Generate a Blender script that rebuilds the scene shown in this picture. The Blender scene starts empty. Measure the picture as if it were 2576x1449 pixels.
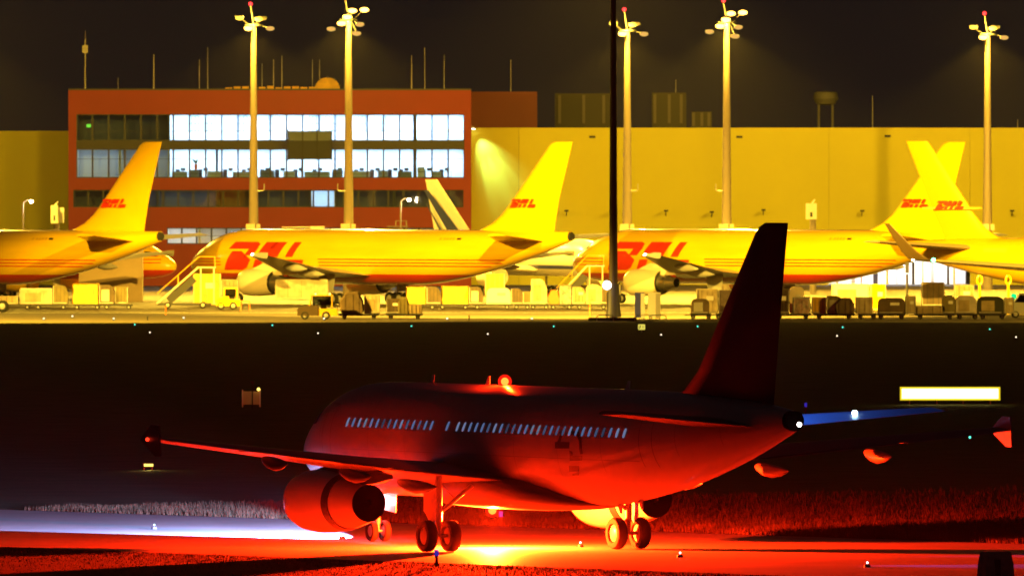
import bpy, bmesh, math, random
import numpy as np
from mathutils import Vector, Matrix

random.seed(7)
R = math.radians
SC = bpy.context.scene
COL = SC.collection

# ------------------------------------------------------------------ camera
H = 13.5            # camera height (m)
F = 31700.0         # focal length in pixels of a 2576 px wide picture
HOR = 434.0         # horizon row in that picture
CX, CY = 1288.0, 724.5
cam = bpy.data.cameras.new('camera')
cam.sensor_width = 36.0
cam.lens = 36.0 * F / 2576.0
cam.clip_start = 5.0
cam.clip_end = 20000.0
cam.dof.use_dof = True
cam.dof.focus_distance = 448.0
cam.dof.aperture_fstop = 5.6
camo = bpy.data.objects.new('camera', cam)
COL.objects.link(camo)
camo.location = (0, 0, H)
camo.rotation_euler = (R(90) - math.atan((CY - HOR) / F), 0, 0)
SC.camera = camo

# ------------------------------------------------------------------ world: night sky
world = bpy.data.worlds.new('World')
SC.world = world
world.use_nodes = True
wn, wl = world.node_tree.nodes, world.node_tree.links
wn.clear()
w_out = wn.new('ShaderNodeOutputWorld')
w_sky = wn.new('ShaderNodeTexSky')
w_sky.sky_type = 'NISHITA'
w_sky.sun_disc = False
w_sky.sun_elevation = R(-8)
w_sky.sun_rotation = R(200)
w_bg1 = wn.new('ShaderNodeBackground'); w_bg1.inputs[1].default_value = 0.05
w_bg2 = wn.new('ShaderNodeBackground'); w_bg2.inputs[1].default_value = 1.0
w_bg2.inputs[0].default_value = (0.0072, 0.0050, 0.0056, 1)     # even glow of a town under a night sky
w_add = wn.new('ShaderNodeAddShader')
wl.new(w_sky.outputs[0], w_bg1.inputs[0])
wl.new(w_bg1.outputs[0], w_add.inputs[0]); wl.new(w_bg2.outputs[0], w_add.inputs[1])
wl.new(w_add.outputs[0], w_out.inputs[0])

SC.view_settings.view_transform = 'Standard'
SC.view_settings.look = 'None'
SC.view_settings.exposure = 0.0
SC.view_settings.gamma = 1.0
SC.render.engine = 'CYCLES'
SC.cycles.use_denoising = True
SC.cycles.max_bounces = 8
SC.cycles.diffuse_bounces = 3
SC.cycles.glossy_bounces = 3
SC.cycles.transparent_max_bounces = 16
SC.cycles.volume_bounces = 0
SC.cycles.sample_clamp_indirect = 6.0
SC.cycles.caustics_reflective = False
SC.cycles.caustics_refractive = False

SODIUM = (1.0, 0.58, 0.045)
HAZE_DENSITY = 2.6e-5

# ------------------------------------------------------------------ helpers
def gx(px, Y): return (px - CX) * Y / F
def gz(py, Y): return H - (py - HOR) * Y / F
def gy(py): return H * F / (py - HOR)          # distance of the ground seen at row py

def tag(o, label=None, cat=None, group=None, kind=None):
    if label: o['label'] = label
    if cat: o['category'] = cat
    if group: o['group'] = group
    if kind: o['kind'] = kind
    return o

def empty(name, loc=(0, 0, 0), rz=0.0, parent=None):
    o = bpy.data.objects.new(name, None)
    COL.objects.link(o)
    o.location = loc; o.rotation_euler = (0, 0, rz)
    o.parent = parent
    return o

MATS = {}
def mat(name, col, rough=0.6, metal=0.0, var=0.0, scale=1.0, bump=0.0, emit=None, estr=0.0, spec=0.5, coat=0.0):
    if name in MATS: return MATS[name]
    m = bpy.data.materials.new(name); m.use_nodes = True
    nt = m.node_tree; b = nt.nodes['Principled BSDF']
    b.inputs['Base Color'].default_value = (*col, 1)
    b.inputs['Roughness'].default_value = rough
    b.inputs['Metallic'].default_value = metal
    b.inputs['Specular IOR Level'].default_value = spec
    b.inputs['Coat Weight'].default_value = coat
    b.inputs['Coat Roughness'].default_value = 0.08
    if emit:
        b.inputs['Emission Color'].default_value = (*emit, 1)
        b.inputs['Emission Strength'].default_value = estr
    if var > 0 or bump > 0:
        tc = nt.nodes.new('ShaderNodeTexCoord')
        nz = nt.nodes.new('ShaderNodeTexNoise'); nz.inputs['Scale'].default_value = scale
        nz.inputs['Detail'].default_value = 6
        nt.links.new(tc.outputs['Object'], nz.inputs['Vector'])
        if var > 0:
            mr = nt.nodes.new('ShaderNodeMapRange')
            mr.inputs[1].default_value = 0.3; mr.inputs[2].default_value = 0.7
            mr.inputs[3].default_value = 1 - var; mr.inputs[4].default_value = 1 + var * 0.5
            nt.links.new(nz.outputs[0], mr.inputs[0])
            mx = nt.nodes.new('ShaderNodeVectorMath'); mx.operation = 'SCALE'
            mx.inputs[0].default_value = col
            nt.links.new(mr.outputs[0], mx.inputs['Scale'])
            nt.links.new(mx.outputs[0], b.inputs['Base Color'])
        if bump > 0:
            bp = nt.nodes.new('ShaderNodeBump'); bp.inputs['Strength'].default_value = bump
            bp.inputs['Distance'].default_value = 0.05
            nt.links.new(nz.outputs[0], bp.inputs['Height'])
            nt.links.new(bp.outputs[0], b.inputs['Normal'])
    MATS[name] = m
    return m

def emat(name, col, strength):
    if name in MATS: return MATS[name]
    m = bpy.data.materials.new(name); m.use_nodes = True
    nt = m.node_tree; nt.nodes.clear()
    o = nt.nodes.new('ShaderNodeOutputMaterial'); e = nt.nodes.new('ShaderNodeEmission')
    e.inputs[0].default_value = (*col, 1); e.inputs[1].default_value = strength
    nt.links.new(e.outputs[0], o.inputs[0])
    MATS[name] = m
    return m

class MB:
    def __init__(s): s.v = []; s.f = []
    def add(s, vs, fs):
        k = len(s.v); s.v += [tuple(p) for p in vs]
        s.f += [tuple(i + k for i in f) for f in fs]; return s
    def box(s, c, d, rz=0.0, ry=0.0):
        hx, hy, hz = d[0] / 2, d[1] / 2, d[2] / 2
        M = Matrix.Rotation(rz, 3, 'Z') @ Matrix.Rotation(ry, 3, 'Y')
        c = Vector(c)
        vs = [c + M @ Vector((x, y, z)) for x in (-hx, hx) for y in (-hy, hy) for z in (-hz, hz)]
        return s.add(vs, [(0, 1, 3, 2), (4, 6, 7, 5), (0, 4, 5, 1), (2, 3, 7, 6), (0, 2, 6, 4), (1, 5, 7, 3)])
    def tube(s, p0, p1, r0, r1=None, n=10, caps=True):
        if r1 is None: r1 = r0
        p0, p1 = Vector(p0), Vector(p1)
        a = (p1 - p0).normalized()
        u = a.cross(Vector((0, 0, 1)))
        if u.length < 1e-4: u = Vector((1, 0, 0))
        u.normalize(); w = a.cross(u)
        vs = []
        for p, r in ((p0, r0), (p1, r1)):
            for i in range(n):
                t = 2 * math.pi * i / n
                vs.append(p + u * math.cos(t) * r + w * math.sin(t) * r)
        fs = [(i, (i + 1) % n, n + (i + 1) % n, n + i) for i in range(n)]
        if caps: fs += [tuple(range(n))[::-1], tuple(range(n, 2 * n))]
        return s.add(vs, fs)
    def path(s, pts, r, n=6):
        for a, b in zip(pts[:-1], pts[1:]): s.tube(a, b, r, r, n)
        return s
    def loft(s, rings, caps=True, closed=True):
        n = len(rings[0]); vs = [p for r in rings for p in r]; fs = []
        for k in range(len(rings) - 1):
            for i in range(n if closed else n - 1):
                j = (i + 1) % n
                fs.append((k * n + i, k * n + j, (k + 1) * n + j, (k + 1) * n + i))
        if caps: fs += [tuple(range(n))[::-1], tuple(range((len(rings) - 1) * n, len(rings) * n))]
        return s.add(vs, fs)
    def lathe(s, prof, o, axis='x', n=28):
        """prof: (distance along the axis, radius)"""
        rings = []
        for a, r in prof:
            ring = []
            for i in range(n):
                t = 2 * math.pi * i / n; c, q = r * math.cos(t), r * math.sin(t)
                d = {'x': (a, c, q), 'y': (c, a, q), 'z': (c, q, a)}[axis]
                ring.append((o[0] + d[0], o[1] + d[1], o[2] + d[2]))
            rings.append(ring)
        return s.loft(rings, caps=True)
    def ball(s, c, r, n=10, m=6):
        prof = [(-r * math.cos(math.pi * k / m), max(1e-4, r * math.sin(math.pi * k / m))) for k in range(m + 1)]
        return s.lathe(prof, c, 'z', n)
    def prism(s, poly, y0, y1):
        """poly in x,z extruded along y"""
        n = len(poly)
        vs = [(x, y0, z) for x, z in poly] + [(x, y1, z) for x, z in poly]
        fs = [(i, (i + 1) % n, n + (i + 1) % n, n + i) for i in range(n)]
        fs += [tuple(range(n))[::-1], tuple(range(n, 2 * n))]
        return s.add(vs, fs)
    def build(s, name, m, parent=None, smooth=True, loc=None, rz=0.0, angle=35, fix=True):
        me = bpy.data.meshes.new(name)
        me.from_pydata(s.v, [], s.f)
        if fix and len(s.v) < 50000:
            b = bmesh.new(); b.from_mesh(me)
            bmesh.ops.recalc_face_normals(b, faces=b.faces)
            b.to_mesh(me); b.free()
        if smooth:
            me.polygons.foreach_set('use_smooth', [True] * len(me.polygons))
            me.set_sharp_from_angle(angle=R(angle))
        if m: me.materials.append(m)
        o = bpy.data.objects.new(name, me)
        COL.objects.link(o); o.parent = parent
        if loc: o.location = loc
        o.rotation_euler = (0, 0, rz)
        return o

def lamp(name, kind, loc, power, col, parent=None, target=None, size=60, blend=0.3, soft=0.15, direction=None):
    l = bpy.data.lights.new(name, kind)
    l.energy = power; l.color = col; l.shadow_soft_size = soft
    if kind == 'SPOT': l.spot_size = R(size); l.spot_blend = blend
    o = bpy.data.objects.new(name, l); COL.objects.link(o)
    o.location = loc; o.parent = parent
    d = None
    if target is not None: d = Vector(target) - Vector(loc)
    if direction is not None: d = Vector(direction)
    if d is not None: o.rotation_euler = d.to_track_quat('-Z', 'Y').to_euler()
    return o

def copy_tree(o, parent=None):
    c = o.copy(); COL.objects.link(c); c.parent = parent
    for ch in list(o.children): copy_tree(ch, c)
    return c

# ------------------------------------------------------------------ materials
M_white = mat('white_paint', (0.72, 0.72, 0.72), 0.3, coat=0.3)
M_grey = mat('grey_paint', (0.38, 0.38, 0.39), 0.35)
M_metal = mat('bare_metal', (0.55, 0.52, 0.48), 0.28, metal=0.9)
M_dark = mat('dark_metal', (0.02, 0.02, 0.022), 0.6)
M_black = mat('black', (0.008, 0.008, 0.008), 0.8)
M_tyre = mat('tyre_rubber', (0.012, 0.012, 0.012), 0.85, var=0.3, scale=6)
M_steel = mat('galvanised_steel', (0.42, 0.41, 0.39), 0.5, metal=0.3, var=0.25, scale=0.8)
M_yellow = mat('signal_yellow', (0.90, 0.56, 0.0), 0.28, coat=0.4, var=0.06, scale=0.4)
M_yellow2 = mat('yellow_plastic', (0.66, 0.37, 0.015), 0.5, var=0.3, scale=1.2)
M_red = mat('signal_red', (0.62, 0.03, 0.012), 0.35, coat=0.2)
M_cream = mat('cream_paint', (0.80, 0.72, 0.58), 0.3, coat=0.3)
M_navy = mat('navy_paint', (0.02, 0.03, 0.13), 0.35)
M_blue = mat('blue_paint', (0.05, 0.07, 0.35), 0.35)
M_tan = mat('tan_wrap', (0.33, 0.25, 0.14), 0.6, var=0.4, scale=1.5, bump=0.3)
M_pale = mat('pale_sheet', (0.46, 0.38, 0.27), 0.45, var=0.35, scale=1.4)
M_alu = mat('aluminium_sheet', (0.62, 0.60, 0.56), 0.38, metal=0.6, var=0.2, scale=1.1)
M_brown = mat('brown_cover', (0.10, 0.065, 0.035), 0.7, var=0.4, scale=1.6, bump=0.3)
M_olive = mat('olive_cover', (0.16, 0.13, 0.05), 0.7, var=0.35, scale=1.5, bump=0.3)
M_film = mat('clear_film', (0.40, 0.38, 0.37), 0.15, var=0.6, scale=2.2, bump=0.8)
M_orange = mat('orange_paint', (0.75, 0.16, 0.02), 0.5)
M_beige = mat('beige_panel', (0.34, 0.25, 0.15), 0.7, var=0.1, scale=0.4)

def glass_mat(name, tint=(1, 1, 1), gloss=0.10):
    m = bpy.data.materials.new(name); m.use_nodes = True
    nt = m.node_tree; nt.nodes.clear()
    o = nt.nodes.new('ShaderNodeOutputMaterial'); mx = nt.nodes.new('ShaderNodeMixShader')
    t = nt.nodes.new('ShaderNodeBsdfTransparent'); g = nt.nodes.new('ShaderNodeBsdfGlossy')
    t.inputs[0].default_value = (*tint, 1); g.inputs['Roughness'].default_value = 0.02
    mx.inputs[0].default_value = gloss
    nt.links.new(t.outputs[0], mx.inputs[1]); nt.links.new(g.outputs[0], mx.inputs[2])
    nt.links.new(mx.outputs[0], o.inputs[0])
    return m
M_glass = glass_mat('window_glass', (0.86, 0.94, 1.0), 0.05)
M_glass_dark = glass_mat('cab_glass', (0.25, 0.27, 0.28), 0.15)

# ------------------------------------------------------------------ ground
def ground_mat():
    m = bpy.data.materials.new('dark_grass_ground'); m.use_nodes = True
    nt = m.node_tree; b = nt.nodes['Principled BSDF']
    tc = nt.nodes.new('ShaderNodeTexCoord')
    n1 = nt.nodes.new('ShaderNodeTexNoise'); n1.inputs['Scale'].default_value = 0.35; n1.inputs['Detail'].default_value = 8
    n2 = nt.nodes.new('ShaderNodeTexNoise'); n2.inputs['Scale'].default_value = 9.0; n2.inputs['Detail'].default_value = 4
    nt.links.new(tc.outputs['Object'], n1.inputs[0]); nt.links.new(tc.outputs['Object'], n2.inputs[0])
    mx = nt.nodes.new('ShaderNodeMix'); mx.data_type = 'RGBA'
    mx.inputs[6].default_value = (0.045, 0.050, 0.020, 1); mx.inputs[7].default_value = (0.10, 0.085, 0.045, 1)
    mm = nt.nodes.new('ShaderNodeMath'); mm.operation = 'MULTIPLY'
    nt.links.new(n1.outputs[0], mm.inputs[0]); nt.links.new(n2.outputs[0], mm.inputs[1])
    mr = nt.nodes.new('ShaderNodeMapRange'); mr.inputs[1].default_value = 0.12; mr.inputs[2].default_value = 0.4
    nt.links.new(mm.outputs[0], mr.inputs[0]); nt.links.new(mr.outputs[0], mx.inputs[0])
    nt.links.new(mx.outputs[2], b.inputs['Base Color'])
    b.inputs['Roughness'].default_value = 0.9; b.inputs['Specular IOR Level'].default_value = 0.1
    bp = nt.nodes.new('ShaderNodeBump'); bp.inputs['Strength'].default_value = 0.8; bp.inputs['Distance'].default_value = 0.2
    nt.links.new(n2.outputs[0], bp.inputs['Height']); nt.links.new(bp.outputs[0], b.inputs['Normal'])
    return m

def pave_mat(name, col, rough=0.75):
    m = bpy.data.materials.new(name); m.use_nodes = True
    nt = m.node_tree; b = nt.nodes['Principled BSDF']
    tc = nt.nodes.new('ShaderNodeTexCoord')
    n1 = nt.nodes.new('ShaderNodeTexNoise'); n1.inputs['Scale'].default_value = 0.22; n1.inputs['Detail'].default_value = 8
    n2 = nt.nodes.new('ShaderNodeTexNoise'); n2.inputs['Scale'].default_value = 14; n2.inputs['Detail'].default_value = 3
    nt.links.new(tc.outputs['Object'], n1.inputs[0]); nt.links.new(tc.outputs['Object'], n2.inputs[0])
    mr = nt.nodes.new('ShaderNodeMapRange'); mr.inputs[1].default_value = 0.25; mr.inputs[2].default_value = 0.75
    mr.inputs[3].default_value = 0.68; mr.inputs[4].default_value = 1.2
    ad = nt.nodes.new('ShaderNodeMath'); ad.operation = 'MULTIPLY_ADD'; ad.inputs[1].default_value = 0.3
    nt.links.new(n2.outputs[0], ad.inputs[0]); nt.links.new(n1.outputs[0], ad.inputs[2])
    sb = nt.nodes.new('ShaderNodeMath'); sb.operation = 'SUBTRACT'; sb.inputs[1].default_value = 0.15
    nt.links.new(ad.outputs[0], sb.inputs[0]); nt.links.new(sb.outputs[0], mr.inputs[0])
    sc = nt.nodes.new('ShaderNodeVectorMath'); sc.operation = 'SCALE'; sc.inputs[0].default_value = col
    nt.links.new(mr.outputs[0], sc.inputs['Scale']); nt.links.new(sc.outputs[0], b.inputs['Base Color'])
    b.inputs['Roughness'].default_value = rough; b.inputs['Specular IOR Level'].default_value = 0.3
    bp = nt.nodes.new('ShaderNodeBump'); bp.inputs['Strength'].default_value = 0.3; bp.inputs['Distance'].default_value = 0.02
    nt.links.new(n2.outputs[0], bp.inputs['Height']); nt.links.new(bp.outputs[0], b.inputs['Normal'])
    return m

def sheet(name, poly, z, m, kind='structure'):
    me = bpy.data.meshes.new(name)
    me.from_pydata([(x, y, z) for x, y in poly], [], [tuple(range(len(poly)))])
    me.materials.append(m)
    o = bpy.data.objects.new(name, me); COL.objects.link(o); o['kind'] = kind
    return o

sheet('ground', [(-6000, -400), (6000, -400), (6000, 9000), (-6000, 9000)], 0.0, ground_mat())
APRON_Y = gy(811)
sheet('apron', [(-600, APRON_Y), (600, APRON_Y), (600, 1640), (-600, 1640)], 0.008, pave_mat('apron_concrete', (0.080, 0.065, 0.044)))
TD = Vector((0.64, -0.768, 0)); TN = Vector((0.768, 0.64, 0))      # taxiway direction and its normal
T0, T1 = 277.0, 307.5
def tpt(u, v): return (TD.x * u + TN.x * v, TD.y * u + TN.y * v)
sheet('taxiway', [tpt(-1200, T0), tpt(300, T0), tpt(300, T1), tpt(-1200, T1)], 0.008, pave_mat('taxiway_asphalt', (0.23, 0.222, 0.215), 0.6))
M_line = mat('line_paint', (0.75, 0.72, 0.62), 0.6, var=0.25, scale=2)
def apron_line(x0, y0, x1, y1, w):
    d = Vector((x1 - x0, y1 - y0)).normalized(); n = Vector((-d.y, d.x)) * w / 2
    return sheet('painted_line', [(x0 + n.x, y0 + n.y), (x1 + n.x, y1 + n.y), (x1 - n.x, y1 - n.y), (x0 - n.x, y0 - n.y)], 0.016, M_line)
apron_line(-120, gy(787), 120, gy(787), 1.6)

# ------------------------------------------------------------------ aircraft
def pchip(xs, ys):
    xs, ys = np.array(xs, float), np.array(ys, float)
    h = np.diff(xs); d = np.diff(ys) / h
    m = np.zeros(len(xs)); m[0], m[-1] = d[0], d[-1]
    for i in range(1, len(xs) - 1):
        m[i] = 0 if d[i - 1] * d[i] <= 0 else 2 / (1 / d[i - 1] + 1 / d[i])
    def f(x):
        x = min(max(x, xs[0]), xs[-1])
        i = min(int(np.searchsorted(xs, x, 'right')) - 1, len(h) - 1)
        t = (x - xs[i]) / h[i]
        return float((2*t**3 - 3*t*t + 1) * ys[i] + (t**3 - 2*t*t + t) * h[i] * m[i] + (-2*t**3 + 3*t*t) * ys[i+1] + (t**3 - t*t) * h[i] * m[i+1])
    return f

class Fuselage:
    def __init__(s, L, w, zt, zb, tail0, xm, end_top, end_bot):
        s.L, s.xm = L, xm
        k = w / 1.975; hh = (zt - zb) / 4.14
        nose = [(0, .344, .344, .02), (.06, .41, .27, .28), (.2, .455, .22, .5), (.5, .515, .165, .78), (1.2, .62, .10, 1.17), (2.1, .745, .055, 1.5),
                (3.0, .865, .03, 1.70), (4.0, .94, .012, 1.84), (5.5, .99, 0, 1.95), (7, 1, 0, 1.975)]
        T, A, B, W = [], [], [], []
        for t, a, b, ww in nose:
            T.append(t * k); A.append(zb + a * (zt - zb)); B.append(zb + b * (zt - zb)); W.append(ww * k)
        for f in (0, .15, .3, .45, .6, .75, .88, .96, 1.0):
            T.append(tail0 + f * (L - tail0))
            A.append(zt + (end_top - zt) * f ** 3.2)
            B.append(zb + (end_bot - zb) * (0.72 * f ** 1.7 + 0.28 * f ** 1.15) if f else zb)
            W.append(w * (1 - 0.86 * f ** 2.1))
        s.top, s.bot, s.wid = pchip(T, A), pchip(T, B), pchip(T, W)
    def ring(s, t, n=40, e=0.0):
        zt, zb, w = s.top(t) + e, s.bot(t) - e, s.wid(t) + e
        zc, h = (zt + zb) / 2, (zt - zb) / 2
        return [(s.xm - t, w * math.cos(2 * math.pi * i / n), zc + h * math.sin(2 * math.pi * i / n)) for i in range(n)]
    def side(s, t, z, off=0.012):
        zt, zb, w = s.top(t), s.bot(t), s.wid(t)
        zc, h = (zt + zb) / 2, (zt - zb) / 2
        q = max(-0.995, min(0.995, (z - zc) / h))
        ny, nz = math.sqrt(1 - q * q) / w, q / h
        l = math.hypot(ny, nz)
        return Vector((s.xm - t, w * math.sqrt(1 - q * q) + off * ny / l, zc + h * q + off * nz / l))
    def mesh(s):
        ts = [0, .03, .08, .2, .4, .7, 1, 1.4, 1.9, 2.5, 3.2, 4, 5, 6, 7, 8.5, 10]
        ts += list(np.linspace(12, s.L, 34))
        m = MB(); m.loft([s.ring(t) for t in ts]); return m

def decal(name, polys, fus, m, parent, side=1, off=0.012, gt=0.8, gz_=0.22, surf=None):
    """flat paint: polygons in (distance from nose, height) laid on the fuselage side"""
    b = bmesh.new()
    for poly in polys:
        vs = [b.verts.new((p[0], p[1], 0)) for p in poly]
        b.faces.new(vs)
    bmesh.ops.triangulate(b, faces=b.faces[:])
    xs = [v.co.x for v in b.verts]; ys = [v.co.y for v in b.verts]
    for lo, hi, step, ax in ((min(xs), max(xs), gt, 0), (min(ys), max(ys), gz_, 1)):
        q = lo + step
        while q < hi - 1e-3:
            co = (q, 0, 0) if ax == 0 else (0, q, 0); no = (1, 0, 0) if ax == 0 else (0, 1, 0)
            bmesh.ops.bisect_plane(b, geom=b.verts[:] + b.edges[:] + b.faces[:], plane_co=co, plane_no=no)
            q += step
    for v in b.verts:
        p = surf(v.co.x, v.co.y) if surf else fus.side(v.co.x, v.co.y, off)
        v.co = (p.x, side * p.y, p.z)
    me = bpy.data.meshes.new(name); b.to_mesh(me); b.free()
    me.materials.append(m)
    o = bpy.data.objects.new(name, me); COL.objects.link(o); o.parent = parent
    return o

LET_D = [[(0, 0), (.60, 0), (.74, .09), (.84, .37), (.39, .37), (.50, .67), (.20, .67), (.12, .45)],
         [(.05, .75), (.16, 1), (.88, 1), (.99, .93), (.98, .76), (.88, .52), (.62, .52), (.71, .75)]]
LET_H = [[(0, 0), (.31, 0), (.42, .38), (.11, .38)], [(.50, 0), (.81, 0), (.92, .38), (.61, .38)],
         [(.14, .47), (.94, .47), (1.10, 1), (.79, 1), (.71, .70), (.53, .70), (.62, 1), (.31, 1)]]
LET_L = [[(0, 0), (.85, 0), (.95, .38), (.11, .38)], [(.14, .47), (.45, .47), (.61, 1), (.30, 1)]]

def airfoil(n=9, th=0.12):
    up, lo = [], []
    for i in range(n + 1):
        x = 0.5 - 0.5 * math.cos(math.pi * i / n)
        t = 5 * th * (0.2969 * math.sqrt(x) - 0.126 * x - 0.3516 * x * x + 0.2843 * x ** 3 - 0.1015 * x ** 4)
        c = 0.02 * math.sin(math.pi * x ** 0.8)
        up.append((x, c + t)); lo.append((x, c - t * 0.8))
    return up + lo[::-1][1:-1]

def surface(sections, xm, side=1, th=0.12, n=9, x0=0.0, x1=1.0, dz=0.0):
    """sections: (y, distance of leading edge from nose, chord, z, lean) lean 0: flat wing, 1: upright"""
    af = airfoil(n, th); rings = []
    for sec in sections:
        y, t, c, z = sec[:4]; lean = sec[4] if len(sec) > 4 else 0.0
        a = lean * math.pi / 2
        ring = []
        for u, v in af:
            uu = x0 + u * (x1 - x0)
            o = v * c * (x1 - x0) + dz * u
            ring.append((xm - t - uu * c, side * (y - o * math.sin(a)), z + o * math.cos(a)))
        rings.append(ring)
    m = MB(); m.loft(rings); return m

def upright(sections, xm, th=0.1):
    """fin: (z, distance of leading edge, distance of trailing edge)"""
    af = airfoil(9, th); rings = []
    sy = [(u, v) for u, v in af]
    for z, a, b in sections:
        c = b - a; ring = []
        for i, (u, v) in enumerate(sy):
            x = u; t = 5 * th * (0.2969 * math.sqrt(x) - 0.126 * x - 0.3516 * x * x + 0.2843 * x ** 3 - 0.1015 * x ** 4)
            s = 1 if i <= 9 else -1
            ring.append((xm - a - u * c, s * t * min(c, 6.0), z))
        rings.append(ring)
    m = MB(); m.loft(rings); return m

def wheel(parent, c, r, w, rim=M_grey, n=22):
    k = w / 2
    prof = [(-k * .55, r * .55), (-k * .9, r * .62), (-k, r * .78), (-k * .88, r * .92), (-k * .55, r * .99), (0, r),
            (k * .55, r * .99), (k * .88, r * .92), (k, r * .78), (k * .9, r * .62), (k * .55, r * .55)]
    t = MB().lathe(prof, c, 'y', n).build('tyre', M_tyre, parent)
    MB().lathe([(-k * .72, r * .18), (-k * .62, r * .50), (-k * .5, r * .56), (k * .5, r * .56), (k * .62, r * .50), (k * .72, r * .18)], c, 'y', n).build('rim', rim, parent)
    return t

def gear(parent, name, x, y, ztop, r, w, gap, twin=1, rim=M_grey, door=None, brace=None, pm=M_grey):
    m = MB().tube((x, y, ztop), (x, y, r * 1.7), .13 * r / .57, .13 * r / .57, 12).tube((x, y, r * 1.7), (x, y, r), .09 * r / .57, .09 * r / .57, 12)
    offs = [0] if twin == 1 else [-twin / 2, twin / 2]
    for o in offs: m.tube((x + o, y - gap, r), (x + o, y + gap, r), .07 * r / .57, None, 10)
    if twin != 1: m.tube((x - twin / 2, y, r), (x + twin / 2, y, r), .12, None, 10)
    m.tube((x + .16 * r, y, r * 1.25), (x + .35 * r, y, r * 1.9), .035).tube((x + .35 * r, y, r * 1.9), (x + .16 * r, y, r * 2.5), .035)
    g = m.build(name, pm, parent)
    for o in offs:
        for s in (-1, 1): wheel(g, (x + o, y + s * gap, r), r, w, rim)
    if brace:
        MB().tube((x, y, r * 2.4), brace, .075, .085, 10).tube(((x + brace[0]) / 2, (y + brace[1]) / 2, (r * 2.4 + brace[2]) / 2), (x, y, ztop * .9), .03).build('brace', pm, g)
    if door:
        MB().prism([(q[0], q[1]) for q in door], y + .24 * (1 if y > 0 else -1), y + .29 * (1 if y > 0 else -1)).build('gear_door', pm if len(door) < 1 else M_white, g, smooth=False)
    return g

# ---- the dark airliner on the taxiway
A_TH = R(90 + 26.7)
A_X, A_Y = gx(1343, 450), 450.0
air = empty('airliner', (A_X, A_Y, 0.008), A_TH)
tag(air, 'white narrow-body airliner taxiing away in the foreground, lit red from below', 'airliner')
FA = Fuselage(37.57, 1.975, 5.87, 1.73, 23.3, 17.71, 5.32, 4.62)
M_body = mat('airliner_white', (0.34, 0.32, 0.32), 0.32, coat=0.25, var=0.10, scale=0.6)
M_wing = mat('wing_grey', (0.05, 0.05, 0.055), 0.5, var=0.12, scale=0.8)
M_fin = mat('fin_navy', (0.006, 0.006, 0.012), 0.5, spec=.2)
M_nac = mat('nacelle_paint', (0.45, 0.44, 0.45), 0.35, coat=0.2)
M_duct = mat('exhaust_black', (0.0015, 0.0015, 0.0015), 1.0, spec=0.0)  # even near-black for nozzle insides and tail outlet
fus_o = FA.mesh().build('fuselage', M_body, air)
xm = 17.71
# belly fairing
rings = []
for t, w, zb, zt in ((10.6, .25, 1.78, 2.0), (11.6, 1.1, 1.60, 2.35), (13, 1.75, 1.50, 2.75), (15, 2.05, 1.46, 2.95), (18, 2.12, 1.46, 2.9),
                     (20, 2.05, 1.48, 2.7), (21.5, 1.7, 1.54, 2.4), (22.8, 1.05, 1.64, 2.05), (23.6, .25, 1.72, 1.85)):
    zc, h = (zb + zt) / 2, (zt - zb) / 2
    rings.append([(xm - t, w * math.copysign(abs(math.cos(a)) ** .7, math.cos(a)), zc + h * math.copysign(abs(math.sin(a)) ** .8, math.sin(a)))
                  for a in [2 * math.pi * i / 32 for i in range(32)]])
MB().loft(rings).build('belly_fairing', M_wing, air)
WA = [(1.5, 11.5, 7.4, 2.50), (6.4, 14.4, 4.8, 3.05), (11.5, 17.5, 3.1, 3.62), (16.9, 20.75, 1.6, 4.2)]
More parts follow.
